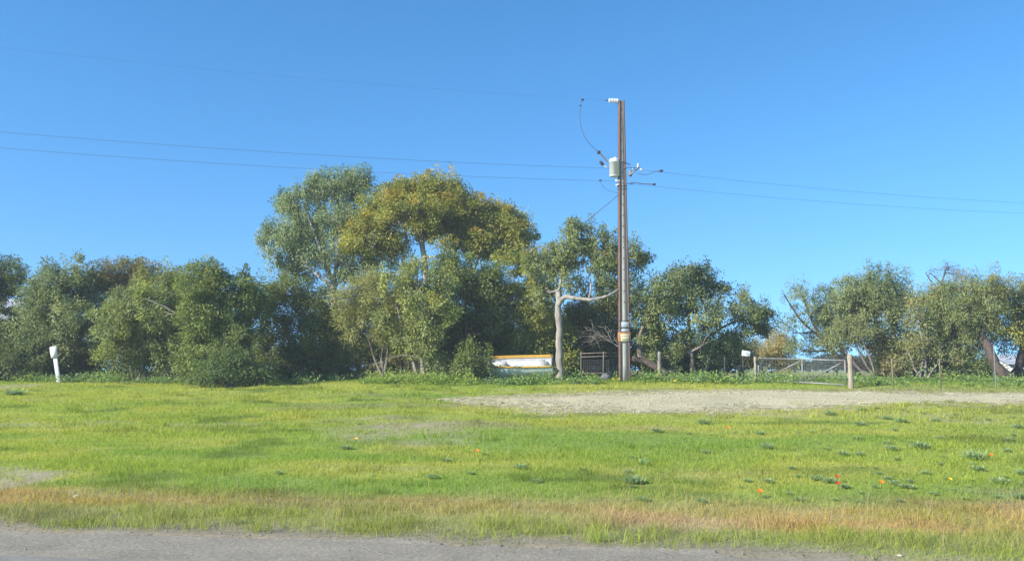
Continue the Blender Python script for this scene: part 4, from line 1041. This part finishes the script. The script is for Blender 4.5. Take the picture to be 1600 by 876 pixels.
# ------------------------------------------------------------------ boat
BY = 35.6
BL = 3.42
bb = P(797, 588, BY); bb[2] = float(gz(bb[0], bb[1]))
boat = thing('boat', 'small white dinghy with yellow gunwales tilted on the grass under the trees', 'boat', (bb[0], bb[1], bb[2] + .27))
HEEL = math.radians(21)
boat.rotation_euler = (HEEL, math.radians(-2.0), math.radians(-4))
def section(u):
    """u 0 bow .. 1 stern: half beam, keel z, sheer z"""
    hb = .66 * (1 - (1 - u) ** 3.6) ** .8 * (1 - .06 * u ** 3)
    return max(hb, .015), .22 * max(0, (.35 - u) / .35) ** 2, .52 + .12 * (1 - u) ** 2
U = np.linspace(0, 1, 26); A_ = np.linspace(-1, 1, 17)
def skin(inset, zoff, top=1.0):
    V = []
    for u in U:
        hb, kz, sz = section(u); hb = max(hb - inset, .006)
        for a in A_:
            y = hb * math.sin(abs(a) * math.pi / 2) ** .8 * (1 if a > 0 else -1)
            q = abs(a) ** 2.1
            V.append((-BL / 2 + u * BL, y, kz + zoff * (1 - q) + (sz * top - kz) * q))
    return np.array(V)
nA = len(A_)
fh = grid_faces(len(U), nA)
V1 = skin(0, 0); hull = make_mesh('hull', V1, fh[:, ::-1], M['boat_white'], smooth=True, parent=boat)
V2 = skin(.03, .10, .995); make_mesh('liner', V2, fh, M['boat_grey'], smooth=True, parent=boat)
# transom
i0 = (len(U) - 1) * nA
ring = V1[i0:i0 + nA]; mb = MB()
n_ = len(ring); Vt = np.concatenate([ring + (0.03, 0, 0), ring - (0.04, 0, 0)]); ctr = np.array([[BL / 2 + .03, 0, .3], [BL / 2 - .04, 0, .3]])
Vt = np.concatenate([Vt, ctr]); ft = []
for i in range(n_ - 1): ft += [[2 * n_, i, i + 1], [2 * n_ + 1, n_ + i + 1, n_ + i], [i, n_ + i, n_ + i + 1], [i, n_ + i + 1, i + 1]]
ft += [[2 * n_, n_ - 1, 0], [2 * n_ + 1, n_, 2 * n_ - 1]]
make_mesh('transom', Vt, np.array(ft), M['boat_white'], parent=boat)
for s_ in (0, nA - 1):
    g = V1[s_::nA]; mb = MB(); mb.tube(g + np.array([0, 0, .005]), .036, 8); o = mb.build('gunwale', M['boat_yellow'], boat, smooth=True)
mb = MB(); far_side = V1[0::nA] if False else V1[nA - 1::nA]
P_ = far_side + np.array([0, -.03, -.045]); mb.tube(P_, .026, 8); mb.build('rubbing_strip', M['boat_yellow'], boat)
for ux, wdt, lab in [(.42, .30, None), (.86, .34, None)]:
    hb, kz, sz = section(ux); mb = MB(); mb.box((-BL / 2 + ux * BL, 0, .22), (wdt, 2 * hb * .8, .36), bev=.02); th_o = mb.build('thwart', M['boat_grey'], boat)
    for j in range(3):
        mb = MB(); mb.box((-BL / 2 + ux * BL - wdt * .32, -hb * .5 + j * .26 * hb, .405), (.03, .05, .02)); mb.build('cleat', M['white_paint'], th_o)
mb = MB(); mb.box((.25, .42, .2), (2.4, .2, .34), bev=.02); mb.build('side_bench', M['boat_white'], boat)
# trestle of short stakes by the bow
for i, px in enumerate((744, 752, 760)):
    q = G(px, 592); q2 = P(px - 1, 578 + i, q[1]); mb = MB(); mb.tube(np.array([[0, 0, -.05], (q2 - q) * .5 + (.01, 0, 0), q2 - q]), [.03, .028, .025], 6)
    o = mb.build('stake', M['dark_bark']); o.location = q; tag(o, 'short dark stake standing in front of the boat bow', 'stake', 'dark stakes in front of the boat bow')

# ------------------------------------------------------------------ posts, gates, signs
def post(px, pt, pb, wpx, label, mat, square=False, name='fence_post', tp_=0, Y=None):
    b = G(px, pb)
    if Y: b = P(px, pb, Y); b[2] = float(gz(b[0], b[1]))
    t = P(px + tp_, pt, b[1]); r = wpx * b[1] / F / 2; rng = np.random.default_rng(abs(int(px)))
    zz = np.linspace(-.15, t[2] - b[2], 9); pts = np.stack([tp_ * b[1] / F * zz / zz[-1] + rng.normal(0, .004, 9), np.zeros(9), zz], -1)
    mb = MB(); mb.tube(pts, r * (1 + .05 * rng.normal(size=9)) * np.linspace(1.04, .95, 9), 6 if square else 10)
    o = mb.build(name, mat, smooth=not square); o.location = b
    return tag(o, label, 'post')
gl = post(1181, 557, 597, 4.6, 'pale slim gatepost on the hinge side of the metal gate', M['wood'], name='gate_post')
grp = post(1330, 553, 606, 8.5, 'stout weathered timber gatepost at the right end of the metal gate', M['wood'], name='gate_post')
post(1030, 549, 592, 7.5, 'short weathered timber post right of the pole', M['wood'], Y=34.6)
post(1133, 556, 592, 2.2, 'thin dark steel picket left of the small sign', M['dark_metal'], True, Y=35.2)
post(1556, 538, 604, 1.6, 'thin tall pale pole in front of the leaning trunk on the right', M['galv'], name='steel_pole')
# gate
A0 = np.array(gl.location); B0 = np.array(grp.location)
gate = thing('gate', 'galvanised tube farm gate with two diagonal braces and wire mesh', 'gate', A0)
dv = B0 - A0; 
def gp(u, h):                                                # along the gate, height above ground
    p = A0 + dv * u; return p - A0 + np.array([0, 0, h])
d_ = B0[1]
hA = P(1186, 559, A0[1])[2] - A0[2]; hB = P(1326, 563, B0[1])[2] - B0[2]
def gtop(u): return hA + (hB - hA) * u
lo = .10
mb = MB(); r_ = .027
cor = [gp(.035, lo), gp(.035, gtop(0) - .12), gp(.045, gtop(0) - .03), gp(.07, gtop(0)), gp(.95, gtop(1)), gp(.95, lo), gp(.035, lo)]
for a, b in zip(cor[:-1], cor[1:]): mb.tube(np.array([a, (a + b) / 2, b]), r_, 8)
mb.tube(np.array([gp(.52, lo), gp(.52, gtop(.5) * .5), gp(.52, gtop(.5))]), r_ * .95, 8)
mb.build('gate_frame', M['galv'], gate, smooth=True)
for a, b in [((.12, .16), (.50, gtop(.5) - .06)), ((.55, .14), (.91, gtop(.9) - .1))]:
    mb = MB(); p, q = gp(*a), gp(*b); mb.tube(np.array([p, (p + q) / 2, q]), .021, 8); mb.build('brace', M['galv'], gate, smooth=True)
mb = MB()
for h in np.linspace(lo + .1, .85, 6): mb.tube(np.array([gp(.04, h), gp(.5, h), gp(.95, h)]), .0025, 4, caps=False)
for u in np.linspace(.06, .93, 26): mb.tube(np.array([gp(u, lo), gp(u, .5), gp(u, gtop(u))]), .0022, 4, caps=False)
mb.build('wire_mesh', M['galv'], gate)
mb = MB()
for h in (.25, .75): mb.box(gp(.02, h), (.1, .07, .04))
mb.build('hinge', M['dark_metal'], gate)
# small sign
sg = G(1164, 598); sign = thing('sign', 'small white sign on a thin stake left of the metal gate', 'sign', sg)
mb = MB(); tpz = P(1164, 552, sg[1])[2] - sg[2]
mb.tube(np.array([[-.05, 0, -.1], [-.05, 0, tpz * .5], [-.06, 0, tpz + .1]]), .016, 6); mb.build('stake', M['dark_metal'], sign)
Rm = np.array(Matrix.Rotation(math.radians(8), 3, 'Y')); mb = MB(); mb.box((.06, -.03, tpz), (.31, .012, .20), Rm); board = mb.build('sign_board', M['white_paint'], sign)
mb = MB(); mb.box((.06, -.039, tpz + .03), (.10, .004, .03), Rm); mb.box((.07, -.039, tpz - .02), (.16, .004, .012), Rm); mb.build('lettering', M['plate_blue'], board)
# mesh pipe gate behind the pole, left
Y2 = 37.5
pg = thing('gate', 'old mesh-filled pipe gate in the shade left of the pole', 'gate', G(935, 585)); pg.location = P(935, 587, 36.4); o0 = np.array(pg.location); Y2 = o0[1]
def q2(px, py): return P(px, py, Y2) - o0
mb = MB()
for py in (551, 556.5): mb.tube(np.array([q2(908, py + 1), q2(940, py), q2(972, py)]), .02, 6)
mb.tube(np.array([q2(908, 583), q2(940, 583), q2(972, 583)]), .02, 6)
for px in (908, 943, 972): mb.tube(np.array([q2(px, 549), q2(px, 568), q2(px, 586)]), .024, 6)
mb.build('gate_frame', M['grey_bark'], pg)
mb = MB()
for i in range(9): 
    py = 562 + i * 2.4; mb.tube(np.array([q2(909, py), q2(940, py), q2(971, py)]) + (0, .02, 0), .0028, 4, caps=False)
for i in range(21):
    px = 909 + i * 3; mb.tube(np.array([q2(px, 561), q2(px, 572), q2(px, 583)]) + (0, .02, 0), .0028, 4, caps=False)
mb.build('wire_mesh', M['galv'], pg)
# wire fence between the posts
fpx = [(640, 592), (708, 593), (905, 590), (1030, 592), (1133, 592), (1181, 597)]
fn = thing('wire_fence', 'sagging plain wire fence strung through the weeds along the tree line', 'fence', G(905, 590)); o0 = np.array(fn.location)
pp = [G(a, b) for a, b in fpx]
mb = MB()
for h in (.3, .6, .9):
    for a, b in zip(pp[:-1], pp[1:]):
        m_ = (a + b) / 2 - np.array([0, 0, .03]); z_ = np.array([0, 0, h]); mb.tube(np.array([a + z_, m_ + z_, b + z_]) - o0, .004, 4, caps=False)
mb.build('strands', M['wire'], fn)
for a in pp[:3]:
    mb = MB(); mb.tube(np.array([a + (0, 0, -.1), a + (.01, 0, .5), a + (0, 0, 1.05)]) - o0, .022, 6); mb.build('picket', M['grey_bark'], fn)
fn2 = thing('wire_fence', 'plain wire fence on thin dark pickets right of the timber gatepost', 'fence', B0); 
pp = [B0] + [G(a, b) for a, b in [(1395, 606), (1470, 607), (1556, 608), (1650, 609)]]
mb = MB()
for h in (.3, .6, .9):
    for a, b in zip(pp[:-1], pp[1:]):
        z_ = np.array([0, 0, h]); mb.tube(np.array([a + z_, (a + b) / 2 + z_ - (0, 0, .02), b + z_]) - B0, .004, 4, caps=False)
mb.build('strands', M['wire'], fn2)
for a in pp[1:3] + pp[4:]:
    mb = MB(); mb.tube(np.array([a + (0, 0, -.1), a + (.01, 0, .5), a + (0, 0, 1.0)]) - B0, .02, 6); mb.build('picket', M['grey_bark'], fn2)
# white marker post on the left
mpb = G(92, 598); mk = thing('marker_post', 'leaning white marker post with a plate on top at the left', 'marker post', mpb)
tpv = P(84, 541, mpb[1]) - mpb
mb = MB(); k_ = mpb[1] / F
dirv = unit(tpv); Rm = np.array(Vector((0, 0, 1)).rotation_difference(Vector(dirv)).to_matrix()); Lp = np.linalg.norm(tpv)
mb.box(Rm @ np.array([0, 0, Lp * .38]), (6.2 * k_, .05, Lp * .9), Rm, bev=.008); mb.build('post', M['white_paint'], mk)
mb = MB()
hp = 17.5 * k_; wp = 5.3 * k_; th_ = .035
prof = [(-wp, -hp / 2), (wp, -hp / 2), (wp, hp / 2), (-wp * .6, hp / 2), (-wp, hp / 2 - .03)]
V = [(x, -.05 - th_ / 2, z) for x, z in prof] + [(x, -.05 + th_ / 2, z) for x, z in prof]; n5 = 5
Vv = np.array(V) @ Rm.T + Rm @ np.array([0, 0, Lp - hp / 2])
me_f3 = [[0, i, i + 1] for i in range(1, 4)] + [[5, 5 + i + 1, 5 + i] for i in range(1, 4)]
mb.add(Vv, me_f3 + [[i, 5 + i, 5 + (i + 1) % 5, (i + 1) % 5] for i in range(5)])
mb.build('marker_plate', M['white_paint'], mk)

# ------------------------------------------------------------------ sheds half hidden in the trees
def shed(label, x0, x1, y0, dep, wall_h, roof_h, wallm, z=None):
    cx, cy = (x0 + x1) / 2, y0 + dep / 2; z = float(gz(cx, cy)) if z is None else z
    t = thing('shed', label, 'shed', (cx, cy, z)); w = x1 - x0
    mb = MB()
    hw_, hd = w / 2, dep / 2
    V = [(-hw_, -hd, -.1), (hw_, -hd, -.1), (hw_, hd, -.1), (-hw_, hd, -.1), (-hw_, -hd, wall_h), (hw_, -hd, wall_h), (hw_, hd, wall_h), (-hw_, hd, wall_h), (-hw_, 0, wall_h + roof_h - .03), (hw_, 0, wall_h + roof_h - .03)]
    mb.add(V, [[0, 1, 5, 4], [1, 2, 6, 5], [2, 3, 7, 6], [3, 0, 4, 7], [4, 8, 7], [5, 6, 9]]); mb.build('wall', wallm, t)
    mb = MB(); o_ = .2; n = int(w / .15)
    for s_ in (-1, 1):
        V = []; f = []
        for i in range(n + 1):
            x = -hw_ - o_ + (w + 2 * o_) * i / n; dz = .015 * (i % 2)
            V += [(x, s_ * (hd + o_), wall_h - .05 + dz), (x, 0, wall_h + roof_h + dz)]
        for i in range(n): f.append([2 * i, 2 * i + 2, 2 * i + 3, 2 * i + 1])
        mb.add(V, f)
    mb.build('roof', M['shed_roof'], t)
    mb = MB(); mb.box((-w * .2, -hd - .01, wall_h * .55), (1.0, .05, .8)); wn = mb.build('window', M['white_paint'], t)
    mb = MB(); mb.box((-w * .2, -hd - .032, wall_h * .55), (.86, .03, .66)); mb.build('pane', M['glass'], wn)
    mb = MB(); mb.box((w * .25, -hd - .01, 1.0), (.85, .05, 2.0)); dr = mb.build('door', M['shed_roof'], t)
    mb = MB(); mb.box((w * .25 + .33, -hd - .05, 1.0), (.1, .04, .03)); mb.build('handle', M['dark_metal'], dr)
    return t
a = P(34, 500, 46); shed('grey gabled shed half hidden behind shrubs at the left frame edge', a[0] - 9, a[0], 46, 6, 3.0, 1.3, M['shed_wall'])
a = P(778, 545, 43); b = P(792, 545, 43); shed('pale shed glimpsed between the leaves above the boat', a[0] - 1.2, b[0] + .3, 43, 3, 1.9, .5, M['shed_wall'])
a = P(1578, 590, 50); shed('long cream shed low behind the trees at the right frame edge', a[0], a[0] + 12, 50, 3, .75, .5, M['shed_wall'])

# ------------------------------------------------------------------ added thin volume imitating the vehicle window's haze
mb = MB(); V = [(x, y, z) for z in (-1.2, 13.5) for x, y in ((-95, -12), (95, -12), (95, 145), (-95, 145))]
mb.add(V, [[0, 3, 2, 1], [4, 5, 6, 7], [0, 1, 5, 4], [1, 2, 6, 5], [2, 3, 7, 6], [3, 0, 4, 7]])
hm = bpy.data.materials.new('veil'); hm.use_nodes = True; hm.node_tree.nodes.clear()
ho = hm.node_tree.nodes.new('ShaderNodeOutputMaterial'); hv = hm.node_tree.nodes.new('ShaderNodeVolumePrincipled')
hv.inputs['Color'].default_value = (.86, .92, 1, 1); hv.inputs['Density'].default_value = VEIL; hv.inputs['Anisotropy'].default_value = 0.0
hm.node_tree.links.new(hv.outputs[0], ho.inputs['Volume'])
tag(mb.build('veil', hm), None, kind='stuff')
